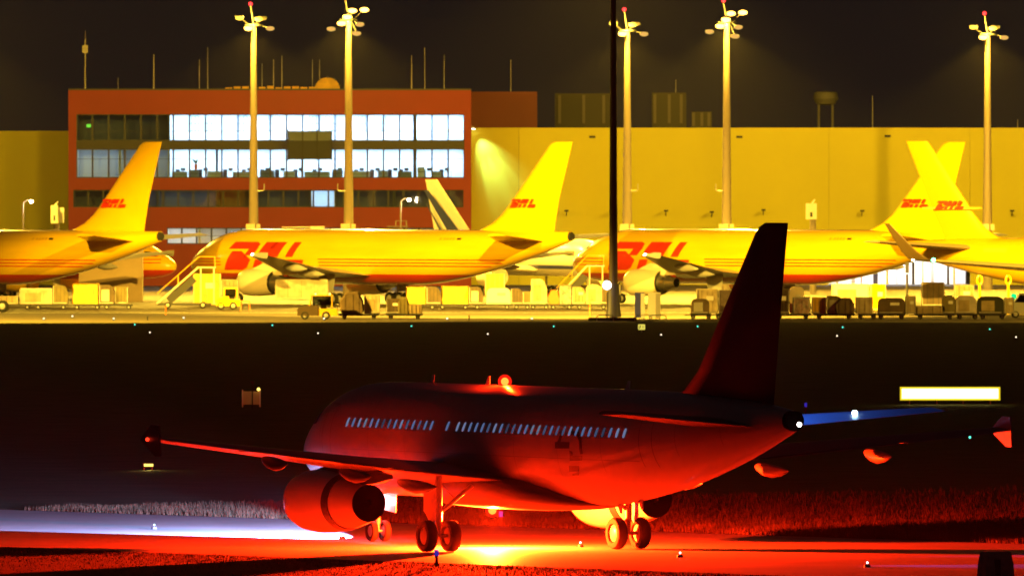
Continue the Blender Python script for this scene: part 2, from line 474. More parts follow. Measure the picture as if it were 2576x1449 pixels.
for sd in (1, -1):
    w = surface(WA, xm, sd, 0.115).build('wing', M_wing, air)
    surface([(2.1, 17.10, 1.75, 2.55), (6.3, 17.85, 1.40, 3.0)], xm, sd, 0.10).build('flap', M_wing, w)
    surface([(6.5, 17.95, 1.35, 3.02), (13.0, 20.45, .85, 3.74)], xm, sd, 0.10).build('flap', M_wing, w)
    surface([(13.2, 20.55, .82, 3.77), (16.3, 21.75, .55, 4.12)], xm, sd, 0.10).build('aileron', M_wing, w)
    # wing tip fence
    MB().prism([(xm - 20.8, 4.2), (xm - 21.7, 4.72), (xm - 22.3, 4.7), (xm - 22.35, 4.2), (xm - 22.4, 3.62), (xm - 22.0, 3.62)], sd * 16.88, sd * 16.95).build('wing_fence', mat('fairing_paint', (.075, .07, .07), .4), w, smooth=False)
    for y, t, z, l in ((5.3, 17.4, 2.52, 3.2), (8.3, 18.9, 2.95, 2.6), (12.0, 20.3, 3.45, 2.1)):
        rr = [( .0, .02), (.08, .10), (.25, .16), (.5, .18), (.75, .13), (.93, .05), (1, .01)]
        rings = [[(xm - t - f * l, sd * (y + r * math.cos(a)), z - .10 * math.sin(math.pi * f) - .12 * f + r * 1.35 * math.sin(a)) for a in [2 * math.pi * i / 14 for i in range(14)]] for f, r in rr]
        MB().loft(rings).build('flap_fairing', mat('fairing_paint', (.075, .07, .07), .4), w)
    # engine
    ey, ez, ex = sd * 5.75, 1.72, xm - 10.9
    nac = MB().lathe([(0, .80), (.04, .90), (-.12, .98), (-.6, 1.09), (-1.4, 1.14), (-2.4, 1.11), (-3.4, 1.0), (-4.3, .84), (-4.9, .71), (-5.15, .665), (-5.15, .62), (-4.6, .62), (-3.5, .62), (-3.5, .05)],
                     (ex, ey, ez), 'x', 36)
    eng = nac.build('engine', M_nac, air)
    MB().lathe([(-5.155, .664), (-5.17, .60), (-4.2, .58), (-4.2, .02)], (ex, ey, ez), 'x', 30).build('exhaust_nozzle', M_duct, eng)
    MB().lathe([(-3.72, 0.958), (-3.72, 0.975), (-3.3, 1.022), (-3.3, 1.0)], (ex, ey, ez), 'x', 36).build('cowl_joint', M_dark, eng)
    MB().lathe([(-4.3, .30), (-4.7, .26), (-5.2, .12), (-5.4, .01)], (ex, ey, ez), 'x', 16).build('exhaust_plug', M_duct, eng)
    MB().lathe([(-.9, .88), (-.9, .05)], (ex, ey, ez), 'x', 24).build('fan', M_dark, eng)
    MB().loft([[(ex - t, ey - wd, zb), (ex - t, ey + wd, zb), (ex - t, ey + wd * .8, zt), (ex - t, ey - wd * .8, zt)] for t, wd, zb, zt in
               ((.9, .05, ez + 1.0, ez + 1.1), (2.2, .2, ez + .85, ez + 1.32), (4.3, .22, ez + .6, ez + 1.25), (6.0, .18, ez + .72, ez + 1.15), (7.0, .05, ez + .9, ez + 1.05))]).build('pylon', M_wing, eng)
    # horizontal stabiliser
    surface([(.5, 31.5, 4.2, 4.72), (6.3, 35.1, 1.7, 5.24)], xm, sd, 0.10).build('stabiliser', M_wing, air)
    gy_ = sd * 3.795
    gear(air, 'main_gear', 0.0, gy_, 2.75, .575, .41, .47, brace=(0.05, gy_ - sd * 1.35, 2.35),
         door=[(.62, 2.55), (-.25, 2.55), (-.25, 1.2), (.05, .95), (.45, 1.35), (.62, 1.45)])
gear(air, 'nose_gear', 12.64, 0, 2.0, .385, .23, .26, rim=M_white)
for sd in (1, -1):
    MB().prism([(13.2, 1.78), (12.0, 1.76), (12.05, 1.05), (13.1, 1.15)], sd * .42, sd * .45).build('nose_gear_door', M_white, air, smooth=False)
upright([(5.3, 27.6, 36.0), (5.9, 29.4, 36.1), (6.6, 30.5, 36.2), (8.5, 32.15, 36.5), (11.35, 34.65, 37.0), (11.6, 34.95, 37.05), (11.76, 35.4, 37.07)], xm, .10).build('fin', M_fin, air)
# cockpit glass
for sd in (1, -1):
    decal('windscreen', [[(1.55, 4.15), (2.35, 4.25), (2.75, 4.85), (2.2, 4.75)]], FA, M_black, air, sd, .012)
    decal('windscreen', [[(2.45, 4.25), (3.2, 4.3), (3.3, 4.8), (2.85, 4.87)]], FA, M_black, air, sd, .012)
# cabin windows, some lit more than others
def win(t, z, k, sd):
    poly = [(t + .085 * math.copysign(abs(math.cos(a)) ** .6, math.cos(a)) + .05 * math.sin(a), z + .17 * math.copysign(abs(math.sin(a)) ** .7, math.sin(a))) for a in [2 * math.pi * i / 12 for i in range(12)]]
    return decal('window', [poly], FA, emat('cabin_glow_%d' % k, [(0.10, 0.16, 0.34), (0.17, 0.22, 0.40), (0.055, 0.09, 0.19), (.13, .19, .30), (.035, .05, .10)][k], .75), air, sd, .012, .3, .12)
wt = [6.4 + .4925 * i for i in range(15)] + [14.6] + [15.42 + .4925 * i for i in range(27)]
for i, t in enumerate(wt):
    win(t, 4.40, random.choice((0, 0, 1, 1, 2, 3, 4)), 1)
    win(t, 4.40, 2, -1)
# door outlines
M_seam = mat('panel_seam', (0.12, 0.11, 0.11), 0.5)
for t in (4.6, 29.6):
    for sd in (1, -1):
        z0, z1, w = 3.25, 5.05, .42
        for p in ([(t - w, z0), (t - w + .03, z0), (t - w + .03, z1), (t - w, z1)], [(t + w - .03, z0), (t + w, z0), (t + w, z1), (t + w - .03, z1)],
                  [(t - w, z1 - .03), (t + w, z1 - .03), (t + w, z1), (t - w, z1)]):
            decal('door_seam', [p], FA, M_seam, air, sd, .010)
M_joint = mat('panel_joint', (0.22, 0.205, 0.205), 0.5)
for t in (3.9, 8.2, 11.2, 20.0, 23.4, 26.6, 31.4, 34.0):
    z0, z1 = FA.bot(t) + .25 * (FA.top(t) - FA.bot(t)), FA.top(t) - .12
    for sd in (1, -1):
        decal('panel_joint', [[(t, z0), (t + .03, z0), (t + .03, z1), (t, z1)]], FA, M_joint, air, sd, .006)
for sd in (1, -1): decal('panel_joint', [[(6.0, 3.42), (29.0, 3.42), (29.0, 3.445), (6.0, 3.445)]], FA, M_joint, air, sd, .006)
# dark painted mark on the rear fuselage side
def on_side(px, py):
    t, z = 20.0, 3.5
    M = Matrix.Translation((A_X, A_Y, 0)) @ Matrix.Rotation(A_TH, 4, 'Z')
    def proj(t, z):
        p = M @ FA.side(t, z, .012); return CX + p.x * F / p.y, HOR + (H - p.z) * F / p.y
    for _ in range(12):
        a = proj(t, z); e = 1e-3
        b, c = proj(t + e, z), proj(t, z + e)
        J = np.array([[(b[0] - a[0]) / e, (c[0] - a[0]) / e], [(b[1] - a[1]) / e, (c[1] - a[1]) / e]])
        d = np.linalg.solve(J, np.array([px - a[0], py - a[1]]))
        t += max(-2, min(2, d[0])); z = max(1.9, min(5.6, z + max(-.5, min(.5, d[1]))))
    return t, z
M_mark = mat('dark_mark_paint', (0.05, 0.03, 0.04), 0.4)
for poly in ([(1412, 1086), (1418, 1086), (1410, 1113), (1402, 1113)], [(1396, 1112), (1433, 1112), (1432, 1128), (1396, 1128)],
             [(1436, 1084), (1456, 1086), (1463, 1104), (1466, 1142), (1459, 1143), (1456, 1108), (1450, 1096), (1436, 1096)],
             [(1433, 1146), (1465, 1146), (1464, 1159), (1433, 1159)], [(1432, 1133), (1440, 1136), (1441, 1146), (1433, 1146)],
             [(1431, 1172), (1457, 1172), (1457, 1186), (1431, 1186)], [(1440, 1192), (1457, 1191), (1456, 1196), (1440, 1197)]):
    decal('painted_mark', [[on_side(*p) for p in poly]], FA, M_mark, air, 1, .012, .3, .2)
# antennas
for t, sd in ((9.5, 1), (14.0, 1), (25.0, 1), (24.4, -1), (26.0, -1)):
    z = FA.top(t) - .02 if sd > 0 else FA.bot(t) + .02
    MB().prism([(xm - t + .15, z), (xm - t - .18, z), (xm - t - .22, z + sd * .32), (xm - t - .08, z + sd * .32)], -.015, .015).build('antenna', M_white, air, smooth=False)
# lights of the airliner
RED = (1.0, 0.020, 0.0012)
MB().ball((xm - 14.4, 0, 1.36), .15).build('belly_beacon', emat('beacon_red', (1, .032, .004), 26), air)
lamp('belly_beacon_light', 'POINT', (xm - 14.4, 0, 1.15), 520000, RED, air, soft=.08)
MB().ball((xm - 15.4, 0, 6.0), .14).build('top_beacon', emat('beacon_red', (1, .032, .004), 26), air)
M_halo = bpy.data.materials.new('beacon_halo'); M_halo.use_nodes = True  # glowing shell imitating the red halo round each beacon
_n = M_halo.node_tree; _n.nodes.clear()
_o = _n.nodes.new('ShaderNodeOutputMaterial'); _a = _n.nodes.new('ShaderNodeAddShader'); _t = _n.nodes.new('ShaderNodeBsdfTransparent'); _e = _n.nodes.new('ShaderNodeEmission')
_t.inputs[0].default_value = (1, .75, .7, 1); _e.inputs[0].default_value = (1, .012, .004, 1); _e.inputs[1].default_value = .6
_n.links.new(_t.outputs[0], _a.inputs[0]); _n.links.new(_e.outputs[0], _a.inputs[1]); _n.links.new(_a.outputs[0], _o.inputs[0])
MB().ball((xm - 15.4, 0, 6.0), .25, 16, 10).build('beacon_halo', M_halo, air)
MB().ball((xm - 14.4, 0, 1.36), .25, 16, 10).build('beacon_halo', M_halo, air)
lamp('top_beacon_light', 'POINT', (xm - 15.4, 0, 6.2), 1800, RED, air, soft=.06)
MB().lathe([(.25, .37), (-.03, .35), (-.035, .02)], (xm - 37.57, 0, 4.97), 'x', 20).build('exhaust_outlet', M_duct, air)
MB().ball((xm - 37.9, .0, 4.86), .085).build('tail_light', emat('tail_white', (1, .85, .8), 14), air)
MB().ball((xm - 21.5, 17.0, 4.2), .07).build('navigation_light', emat('nav_red', (1, .03, .01), 3), air)
MB().ball((xm - 21.5, -17.0, 4.2), .07).build('navigation_light', emat('nav_green_dim', (.02, .6, .35), 2), air)
MB().ball((xm - 35.4, -3.5, 5.18), .10).build('stabiliser_light', emat('stab_blue', (.45, .75, 1), 40), air)
lamp('added_stab_lamp', 'SPOT', (xm - 34.6, -.55, 7.4), 2900, (.04, .17, 1.0), air, target=(xm - 35.3, -3.0, 5.0), size=75, blend=.6, soft=.05)  # added spot spreading even blue light over the stabiliser
MB().box((xm - 34.6, -.38, 7.5), (.2, .3, .12)).build('added_lamp_bracket', M_wing, air, smooth=False)  # holder for the added spot
MB().tube((13.0, 0, 1.45), (13.14, 0, 1.43), .11, .11, 12).build('taxi_light', emat('taxi_white', (.85, .92, 1), 60), air)
lamp('taxi_light_beam', 'SPOT', (13.5, 0, 1.40), 680000, (.30, .45, 1.0), air, direction=(1, 0, -.12), size=43, blend=.2, soft=.012)
MB().box((13.75, 0, 1.44), (.6, 1.3, .02)).build('added_beam_shield', M_dark, air, smooth=False)  # added plate that cuts off the upper part of the taxi beam

# ---- wide-body freighters on the stands
def a300():
    root = empty('freighter', (0, 0, 0))
    xm = 24.9
    FU = Fuselage(54.08, 2.82, 7.67, 2.03, 33.0, xm, 7.55, 6.55)
    m = bpy.data.materials.new('freighter_livery'); m.use_nodes = True
    nt = m.node_tree; b = nt.nodes['Principled BSDF']
    tc = nt.nodes.new('ShaderNodeTexCoord'); sp = nt.nodes.new('ShaderNodeSeparateXYZ')
    nt.links.new(tc.outputs['Object'], sp.inputs[0])
    cr = nt.nodes.new('ShaderNodeMath'); cr.operation = 'LESS_THAN'; cr.inputs[1].default_value = 3.12
    nt.links.new(sp.outputs['Z'], cr.inputs[0])
    mx = nt.nodes.new('ShaderNodeMix'); mx.data_type = 'RGBA'
    mx.inputs[6].default_value = (0.90, 0.56, 0.0, 1); mx.inputs[7].default_value = (0.55, 0.035, 0.006, 1)
    nt.links.new(cr.outputs[0], mx.inputs[0]); nt.links.new(mx.outputs[2], b.inputs['Base Color'])
    b.inputs['Roughness'].default_value = .25; b.inputs['Coat Weight'].default_value = 1.0; b.inputs['Coat Roughness'].default_value = .07
    nz = nt.nodes.new('ShaderNodeTexNoise'); nz.inputs['Scale'].default_value = .5; nz.inputs['Detail'].default_value = 6
    mp = nt.nodes.new('ShaderNodeMapping'); mp.inputs['Scale'].default_value = (.35, 1, 2.2)
    nt.links.new(tc.outputs['Object'], mp.inputs[0]); nt.links.new(mp.outputs[0], nz.inputs['Vector'])
    mr = nt.nodes.new('ShaderNodeMapRange'); mr.inputs[1].default_value = .3; mr.inputs[2].default_value = .7; mr.inputs[3].default_value = .86; mr.inputs[4].default_value = 1.05
    sv = nt.nodes.new('ShaderNodeVectorMath'); sv.operation = 'SCALE'
    nt.links.new(nz.outputs[0], mr.inputs[0]); nt.links.new(mr.outputs[0], sv.inputs['Scale']); nt.links.new(mx.outputs[2], sv.inputs[0]); nt.links.new(sv.outputs[0], b.inputs['Base Color'])
    FU.mesh().build('fuselage', m, root)
    WS = [(2.0, 16.2, 11.6, 2.95), (7.8, 20.4, 7.8, 3.4), (22.3, 30.6, 2.6, 5.15)]
    for sd in (1, -1):
        w = surface(WS, xm, sd, .11).build('wing', mat('wing_pale', (.52, .49, .42), .35), root)
        for y, t, z, l in ((10.8, 25.8, 3.35, 4.0), (15.5, 28.6, 3.95, 3.4)):
            rings = [[(xm - t - f * l, sd * (y + r * math.cos(a)), z - .2 * f + r * 1.3 * math.sin(a)) for a in [2 * math.pi * i / 12 for i in range(12)]] for f, r in ((0, .03), (.12, .22), (.4, .32), (.7, .25), (1, .03))]
            MB().loft(rings).build('flap_fairing', M_grey, w)
        MB().prism([(xm - 30.8, 5.15), (xm - 32.3, 5.45), (xm - 33.2, 5.42), (xm - 33.2, 5.1), (xm - 33.1, 4.85), (xm - 32.6, 4.85)], sd * 22.28, sd * 22.36).build('wing_fence', M_grey, w, smooth=False)
        surface([(1.0, 44.6, 6.6, 6.55), (8.1, 50.2, 2.7, 7.15)], xm, sd, .10).build('stabiliser', M_yellow if sd > 0 else M_grey, root)
        ex, ey, ez = xm - 15.4, sd * 7.9, 2.25
        eng = MB().lathe([(0, 1.02), (.05, 1.14), (-.15, 1.25), (-.8, 1.36), (-2.0, 1.40), (-3.2, 1.34), (-4.4, 1.22), (-4.4, 1.12), (-3.2, 1.12), (-3.2, .1)], (ex, ey, ez), 'x', 34).build('engine', M_cream, root)
        MB().lathe([(-3.3, 1.11), (-4.41, 1.115), (-4.42, 1.21), (-4.40, 1.215)], (ex, ey, ez), 'x', 34).build('fan_nozzle', M_dark, eng)
        MB().lathe([(-3.1, .80), (-4.3, .88), (-5.2, .78), (-5.25, .70), (-6.4, .46), (-6.4, .40), (-6.0, .38), (-6.0, .02)], (ex, ey, ez), 'x', 28).build('core_cowl', M_metal, eng)
        MB().lathe([(-6.0, .40), (-6.42, .455), (-6.43, .30), (-6.2, .02)], (ex, ey, ez), 'x', 20).build('exhaust_nozzle', M_duct, eng)
        MB().loft([[(ex - t, ey - wd, zb), (ex - t, ey + wd, zb), (ex - t, ey + wd * .8, zt), (ex - t, ey - wd * .8, zt)] for t, wd, zb, zt in
                   ((1.2, .1, ez + 1.2, ez + 1.4), (3.0, .32, ez + .95, ez + 2.0), (5.2, .32, ez + .75, ez + 1.9), (8.6, .25, ez + .95, ez + 1.6), (10.4, .06, ez + 1.1, ez + 1.3))]).build('pylon', M_cream, eng)
        g = gear(root, 'main_gear', 0.0, sd * 4.8, 3.3, .62, .42, .48, twin=1.4, pm=M_grey)
        MB().prism([(1.2, 3.2), (-1.2, 3.2), (-.9, 1.3), (.9, 1.3)], sd * 5.5, sd * 5.56).build('gear_door', M_grey, g, smooth=False)
        # stripes and lettering
        for z in (4.62, 4.30, 3.98):
            te = 46.0
            while FU.bot(te) > z - .25: te -= .2
            decal('stripe', [[(1.6, z - .055), (6.6, z - .055), (6.6, z + .055), (1.6, z + .055)]], FU, M_red, root, sd, .012, .5)
            decal('stripe', [[(20.9, z - .055), (te, z - .055), (te, z + .055), (20.9, z + .055)]], FU, M_red, root, sd, .012, .8)
        def lay(glyph, t0, wd, z0, h, shear):
            if sd > 0: return [[(t0 + u * wd + v * shear, z0 + v * h) for u, v in p] for p in glyph]
            return [[(26.7 - (t0 + u * wd + v * shear), z0 + v * h) for u, v in p][::-1] for p in glyph]
        for gl, t0, wd in ((LET_D, 6.9, 4.6), (LET_H, 11.05, 3.8), (LET_L, 15.25, 3.4)):
            decal('lettering', lay(gl, t0, wd, 3.45, 2.9, .9), FU, M_red, root, sd, .013, .8, .2)
        # tail lettering on the fin
        def on_fin(t, z, sd=sd):
            return Vector((xm - t, .50, z))
        for gl, t0, wd in ((LET_D, 45.9, 1.45), (LET_H, 47.05, 1.3), (LET_L, 48.35, 1.25)):
            pol = [[(t0 + u * wd + v * .25, 9.95 + v * .85) for u, v in p] for p in gl] if sd > 0 else \
                  [[(96.0 - (t0 + u * wd + v * .25), 9.95 + v * .85) for u, v in p][::-1] for p in gl]
            decal('fin_lettering', pol, FU, M_red, root, sd, .01, 1.0, .5, surf=on_fin)
        # cockpit windows
        decal('windscreen', [[(2.0, 5.35), (2.75, 5.5), (3.25, 6.15), (2.75, 6.1)]], FU, M_black, root, sd, .014)
        decal('windscreen', [[(2.95, 5.5), (3.6, 5.5), (3.75, 6.05), (3.4, 6.15)]], FU, M_black, root, sd, .014)
        decal('flag', [[(40.0, 6.65), (40.6, 6.65), (40.6, 6.85), (40.0, 6.85)]], FU, M_black, root, sd, .014)
        for i in range(5):
            t = 37.6 + i * .42 + (.15 if i else 0)
            decal('registration', [[(t, 6.62), (t + .26, 6.62), (t + .30, 6.86), (t + .05, 6.86)]], FU, mat('faint_lettering', (.45, .26, .01), .4), root, sd, .014)
        MB().ball((xm - 31.0, sd * 22.3, 5.22), .10).build('navigation_light', emat('nav_white', (1, .95, .8), 160) if sd > 0 else emat('nav_green', (.02, 1, .45), 40), w)
    gear(root, 'nose_gear', 18.6, 0, 2.6, .5, .34, .36, pm=M_grey)
    upright([(7.2, 39.6, 51.7), (7.75, 41.6, 51.75), (8.3, 43.0, 51.85), (9.2, 44.35, 52.05), (10.8, 46.0, 52.4), (16.2, 51.1, 54.15), (16.45, 51.5, 54.25), (16.54, 52.0, 54.3)], xm, .10).build('fin', M_yellow, root)
    MB().lathe([(-.02, .50), (-.25, .36), (-.26, .02)], (xm - 54.0, 0, 7.05), 'x', 20).build('exhaust_outlet', M_black, root)
    MB().prism([(xm - 51.95, 7.9), (xm - 51.99, 7.9), (xm - 53.7, 16.2), (xm - 53.66, 16.2)], -.01, .01)
    return root

# stand positions: the tail cone of the middle one is seen at column 1437
BT = 46.0
def put_aircraft(root, px_tail, Y_tail, th, tail_x):
    """th: heading; place so that the tail end stands at that column and distance"""
    c, s = math.cos(th), math.sin(th)
    root.location = (gx(px_tail, Y_tail) - c * tail_x, Y_tail - s * tail_x, 0.012)
    root.rotation_euler = (0, 0, th)
fr = a300()
spots = [(1437, 'yellow wide-body freighter with red belly on the middle stand before the red office building'),
         (404, 'yellow wide-body freighter cut off by the left picture edge, fin before the office windows'),
         (2425, 'yellow wide-body freighter on the stand behind the dark airliner fin')]
FREIGHT = []
for i, (px, lab) in enumerate(spots):
    o = fr if i == 0 else copy_tree(fr)
    put_aircraft(o, px, 1268.0, R(90 + BT), 24.9 - 54.08)
    tag(o, lab, 'airplane', 'yellow freighters parked on the apron')
    FREIGHT.append(o)

def jet(name, spec, cols, fin_marks=None):
    """simpler airliner seen in part behind the others"""
    root = empty(name)
    xm = spec['xm']
    FU = Fuselage(spec['L'], spec['w'], spec['zt'], spec['zb'], spec['tail0'], xm, spec['et'], spec['eb'])
    FU.mesh().build('fuselage', cols['body'], root)
    for sd in (1, -1):
        w = surface(spec['wing'], xm, sd, .11).build('wing', cols['wing'], root)
        if 'winglet' in spec: surface(spec['winglet'], xm, sd, .09).build('winglet', cols['winglet'], w)
        surface(spec['stab'], xm, sd, .10).build('stabiliser', cols['wing'], root)
        e = spec['eng']; ex, ey, ez = xm - e[0], sd * e[1], e[2]; r = e[3]
        eng = MB().lathe([(0, r * .78), (.05, r * .86), (-.3, r * .96), (-1.4, r), (-2.6, r * .95), (-3.8, r * .8), (-3.8, r * .7), (-2.8, r * .7), (-2.8, .1)], (ex, ey, ez), 'x', 28).build('engine', cols['engine'], root)
        MB().lathe([(-2.7, r * .5), (-4.0, r * .55), (-5.2, r * .3), (-5.2, .02)], (ex, ey, ez), 'x', 20).build('core_cowl', M_metal, eng)
        MB().lathe([(-.8, r * .8), (-.8, .05)], (ex, ey, ez), 'x', 20).build('fan', M_dark, eng)
        MB().loft([[(ex - t, ey - .2, zb), (ex - t, ey + .2, zb), (ex - t, ey + .18, zt), (ex - t, ey - .18, zt)] for t, zb, zt in ((.8, ez + r * .9, ez + r), (3, ez + r * .6, ez + r * 1.35), (6.5, ez + r * .6, ez + r * 1.2))]).build('pylon', cols['wing'], eng)
        gear(root, 'main_gear', 0.0, sd * spec['track'] / 2, spec['zb'] + .9, .56, .38, .42, twin=1.2)
        decal('windscreen', [[(1.7, spec['zb'] + 2.5 * spec['w'] / 1.975), (2.7, spec['zb'] + 2.6 * spec['w'] / 1.975), (3.1, spec['zb'] + 3.1 * spec['w'] / 1.975), (2.4, spec['zb'] + 3.05 * spec['w'] / 1.975)]], FU, M_black, root, sd, .014)
        for z in spec.get('stripes', []):
            decal('stripe', [[(1.2, z - .05), (spec['L'] * .6, z - .05), (spec['L'] * .6, z + .05), (1.2, z + .05)]], FU, M_red, root, sd, .012, .6)
    gear(root, 'nose_gear', spec['ng'], 0, spec['zb'] + .4, .45, .3, .3)
    upright(spec['fin'], xm, .10).build('fin', cols['fin'], root)
    return root, FU

# wide-body with winglets, tail and wing seen at the right
S767 = dict(L=54.9, w=2.515, zt=7.1, zb=2.07, tail0=34.5, xm=27.5, et=6.7, eb=5.7, ng=22.5, track=9.3,
            wing=[(1.8, 17.6, 11.5, 3.0), (7.5, 21.5, 8.0, 3.6), (23.6, 32.4, 2.7, 5.0)],
            winglet=[(23.6, 32.4, 2.7, 5.0, 0), (24.1, 33.0, 2.4, 5.2, .45), (24.5, 34.0, 1.9, 5.9, .8), (24.9, 35.6, 1.2, 7.4, .9), (25.15, 36.9, .6, 8.6, .9)],
            stab=[(1.0, 44.8, 6.4, 6.0), (9.3, 50.5, 2.2, 6.7)], eng=(16.0, 7.9, 2.2, 1.35),
            fin=[(6.7, 41.0, 49.8), (7.2, 43.2, 49.9), (8.0, 44.7, 50.3), (9.4, 46.1, 51.1), (16.3, 51.7, 54.45), (16.55, 52.0, 54.6)])
tailjet, FU7 = jet('freighter_with_winglets', S767, dict(body=mat('shaded_yellow', (.46, .27, 0), .3, coat=.3), wing=mat('wing_tan', (.24, .19, .10), .4), winglet=mat('winglet_brown', (.045, .028, .008), .4), engine=M_yellow, fin=mat('shaded_yellow', (.46, .27, 0), .3)))  # darker body and fin yellow: this freighter's shade put into the colour
B7 = 50.0
put_aircraft(tailjet, 2274, 1240.0, R(-90 + B7), 27.5 - 54.9)
tag(tailjet, 'yellow freighter with upturned winglet and green wing light facing the right edge', 'airplane')
for sd in (1, -1):
    for gl, t0, wd in ((LET_D, 50.7, 1.45), (LET_H, 49.6, 1.3), (LET_L, 48.3, 1.25)):
        # on this side the lettering runs from the tail towards the nose
        pol = [[((t0 - u * wd - v * .25) if sd < 0 else (98.2 - t0 + u * wd + v * .25), 9.85 + v * .85) for u, v in p] for p in gl]
        decal('fin_lettering', pol, FU7, M_red, tailjet, sd, .01, 1.0, .5, surf=lambda t, z: Vector((27.5 - t, .47, z)))
    decal('fin_band', [[(45.6, 9.85), (52.3, 9.85), (52.3, 10.1), (45.6, 10.1)]], FU7, mat('band_gold', (.42, .26, .03), .4), tailjet, sd, .01, 1, .5, surf=lambda t, z: Vector((27.5 - t, .465, z)))
    decal('registration', [[(40.5, 5.7), (43.5, 5.7), (43.5, 6.1), (40.5, 6.1)]], FU7, mat('faint_lettering', (.45, .26, .01), .4), tailjet, sd, .014)
MB().ball((27.5 - 32.6, -23.75, 5.1), .17).build('navigation_light', emat('nav_green_bright', (.05, 1, .5), 60), tailjet)
MB().ball((27.5 - 35.0, -23.9, 5.1), .09).build('strobe_light', emat('nav_white', (1, .95, .8), 160), tailjet)

S757 = dict(L=46.97, w=1.88, zt=6.25, zb=2.2, tail0=30, xm=23.0, et=6.0, eb=5.2, ng=18.3, track=7.3,
            wing=[(1.4, 14.6, 8.4, 2.8), (6, 17.6, 6.0, 3.2), (18.9, 25.4, 1.9, 4.7)],
            stab=[(.6, 38.3, 5.0, 5.4), (7.5, 43.0, 1.9, 6.0)], eng=(13.5, 6.5, 2.1, 1.25),
            fin=[(5.6, 31.5, 44.2), (6.2, 33.6, 44.4), (7.0, 35.0, 44.6), (12.55, 43.6, 46.9), (12.7, 43.9, 47.0)])
whitejet, FUW = jet('white_airplane', S757, dict(body=mat('clean_white', (.80, .78, .76), .3), wing=M_cream, engine=M_cream, fin=mat('clean_white', (.80, .78, .76), .3)))
put_aircraft(whitejet, 1070, 1405.0, R(-90 + 25), 23.0 - 46.97)
tag(whitejet, 'cream white airplane with navy swoosh on its fin behind the middle freighter', 'airplane')
for sd in (1, -1):
    fin_at = lambda t, z: Vector((23.0 - t, .36, z))
    def swoosh(t0, w0, w1, z0, z1, bend):
        a, b = [], []
        for k in range(13):
            f = k / 12; z = z1 + (z0 - z1) * f; t = t0 - bend * f
            wdt = w0 + (w1 - w0) * f
            a.append((t, z)); b.append((t - wdt, z))
        return [a + b[::-1]]
    decal('fin_stripe', swoosh(46.6, 1.2, 3.4, 6.5, 11.5, 7.0), FUW, M_navy, whitejet, sd, .01, 1, .5, surf=fin_at)
    decal('fin_stripe', swoosh(46.0, .3, .8, 6.5, 10.0, 4.2), FUW, M_navy, whitejet, sd, .01, 1, .5, surf=fin_at)
    decal('blue_band', [[(2.5, 3.0), (22, 3.0), (22, 3.45), (2.5, 3.35)]], FUW, M_blue, whitejet, sd, .012, .6)

behind = dict(S757); behind['stripes'] = (4.65, 4.3, 3.95)
mb_ = bpy.data.materials.new('freighter_livery_small'); mb_.use_nodes = True
nt = mb_.node_tree; b = nt.nodes['Principled BSDF']
tc = nt.nodes.new('ShaderNodeTexCoord'); sp = nt.nodes.new('ShaderNodeSeparateXYZ'); nt.links.new(tc.outputs['Object'], sp.inputs[0])
cr = nt.nodes.new('ShaderNodeMath'); cr.operation = 'LESS_THAN'; cr.inputs[1].default_value = 3.2; nt.links.new(sp.outputs['Z'], cr.inputs[0])
mx = nt.nodes.new('ShaderNodeMix'); mx.data_type = 'RGBA'
mx.inputs[6].default_value = (0.90, 0.56, 0.0, 1); mx.inputs[7].default_value = (0.55, 0.035, 0.006, 1)
nt.links.new(cr.outputs[0], mx.inputs[0]); nt.links.new(mx.outputs[2], b.inputs['Base Color']); b.inputs['Roughness'].default_value = .3
nosejet, _ = jet('small_freighter', behind, dict(body=mb_, wing=M_grey, engine=M_yellow, fin=M_yellow))
_t = R(-90 + 62)
put_aircraft(nosejet, 0, 1330.0, _t, 23.0)          # place by its nose instead
nosejet.location = (gx(442, 1330) - math.cos(_t) * 23.0, 1330 - math.sin(_t) * 23.0, 0.012)
tag(nosejet, 'yellow narrow freighter nose with red stripes peeping out beside the beige block', 'airplane')

# ------------------------------------------------------------------ buildings
BY = 1500.0
def bx(px): return gx(px, BY)
def bz(py): return gz(py, BY)
office = empty('office_building', (bx(678), BY, 0))
tag(office, 'red four-storey office building with brightly lit window bands', 'building')
OX = bx(678)
def obox(name, x0, x1, z0, z1, y0, y1, m, parent=office):
    return MB().box(((x0 + x1) / 2 - OX, (y0 + y1) / 2 - BY, (z0 + z1) / 2), (x1 - x0, y1 - y0, z1 - z0)).build(name, m, parent, smooth=False)
M_redwall = mat('red_cladding', (0.29, 0.013, 0.009), 0.55, var=0.08, scale=0.3)
M_slab = mat('dark_slab', (0.05, 0.05, 0.055), 0.6)
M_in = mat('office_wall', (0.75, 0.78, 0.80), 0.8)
M_indark = mat('darkened_office_wall', (0.10, 0.10, 0.10), 0.8)  # darkness of the little-lit rooms put into the wall colour
M_infl = mat('office_carpet', (0.25, 0.27, 0.32), 0.9)
M_frame = mat('window_frame', (0.03, 0.035, 0.045), 0.5)
x0, x1 = bx(172), bx(1185)
rows = {'A': (355, 288, 192, 1168), 'B': (448, 375, 192, 1168), 'C': (522, 478, 184, 1166), 'D': (614, 573, 420, 1166)}
DEP = 7.0
obox('wall_band', x0, x1, bz(288), bz(228), BY, BY + .4, M_redwall)
obox('floor_band', bx(192), bx(1168), bz(375), bz(355), BY + .12, BY + .5, M_slab)
obox('wall_band', x0, x1, bz(478), bz(448), BY, BY + .4, M_redwall)
obox('wall_band', x0, x1, bz(573), bz(522), BY, BY + .4, M_redwall)
obox('wall_band', x0, x1, 0, bz(614), BY, BY + .4, M_redwall)
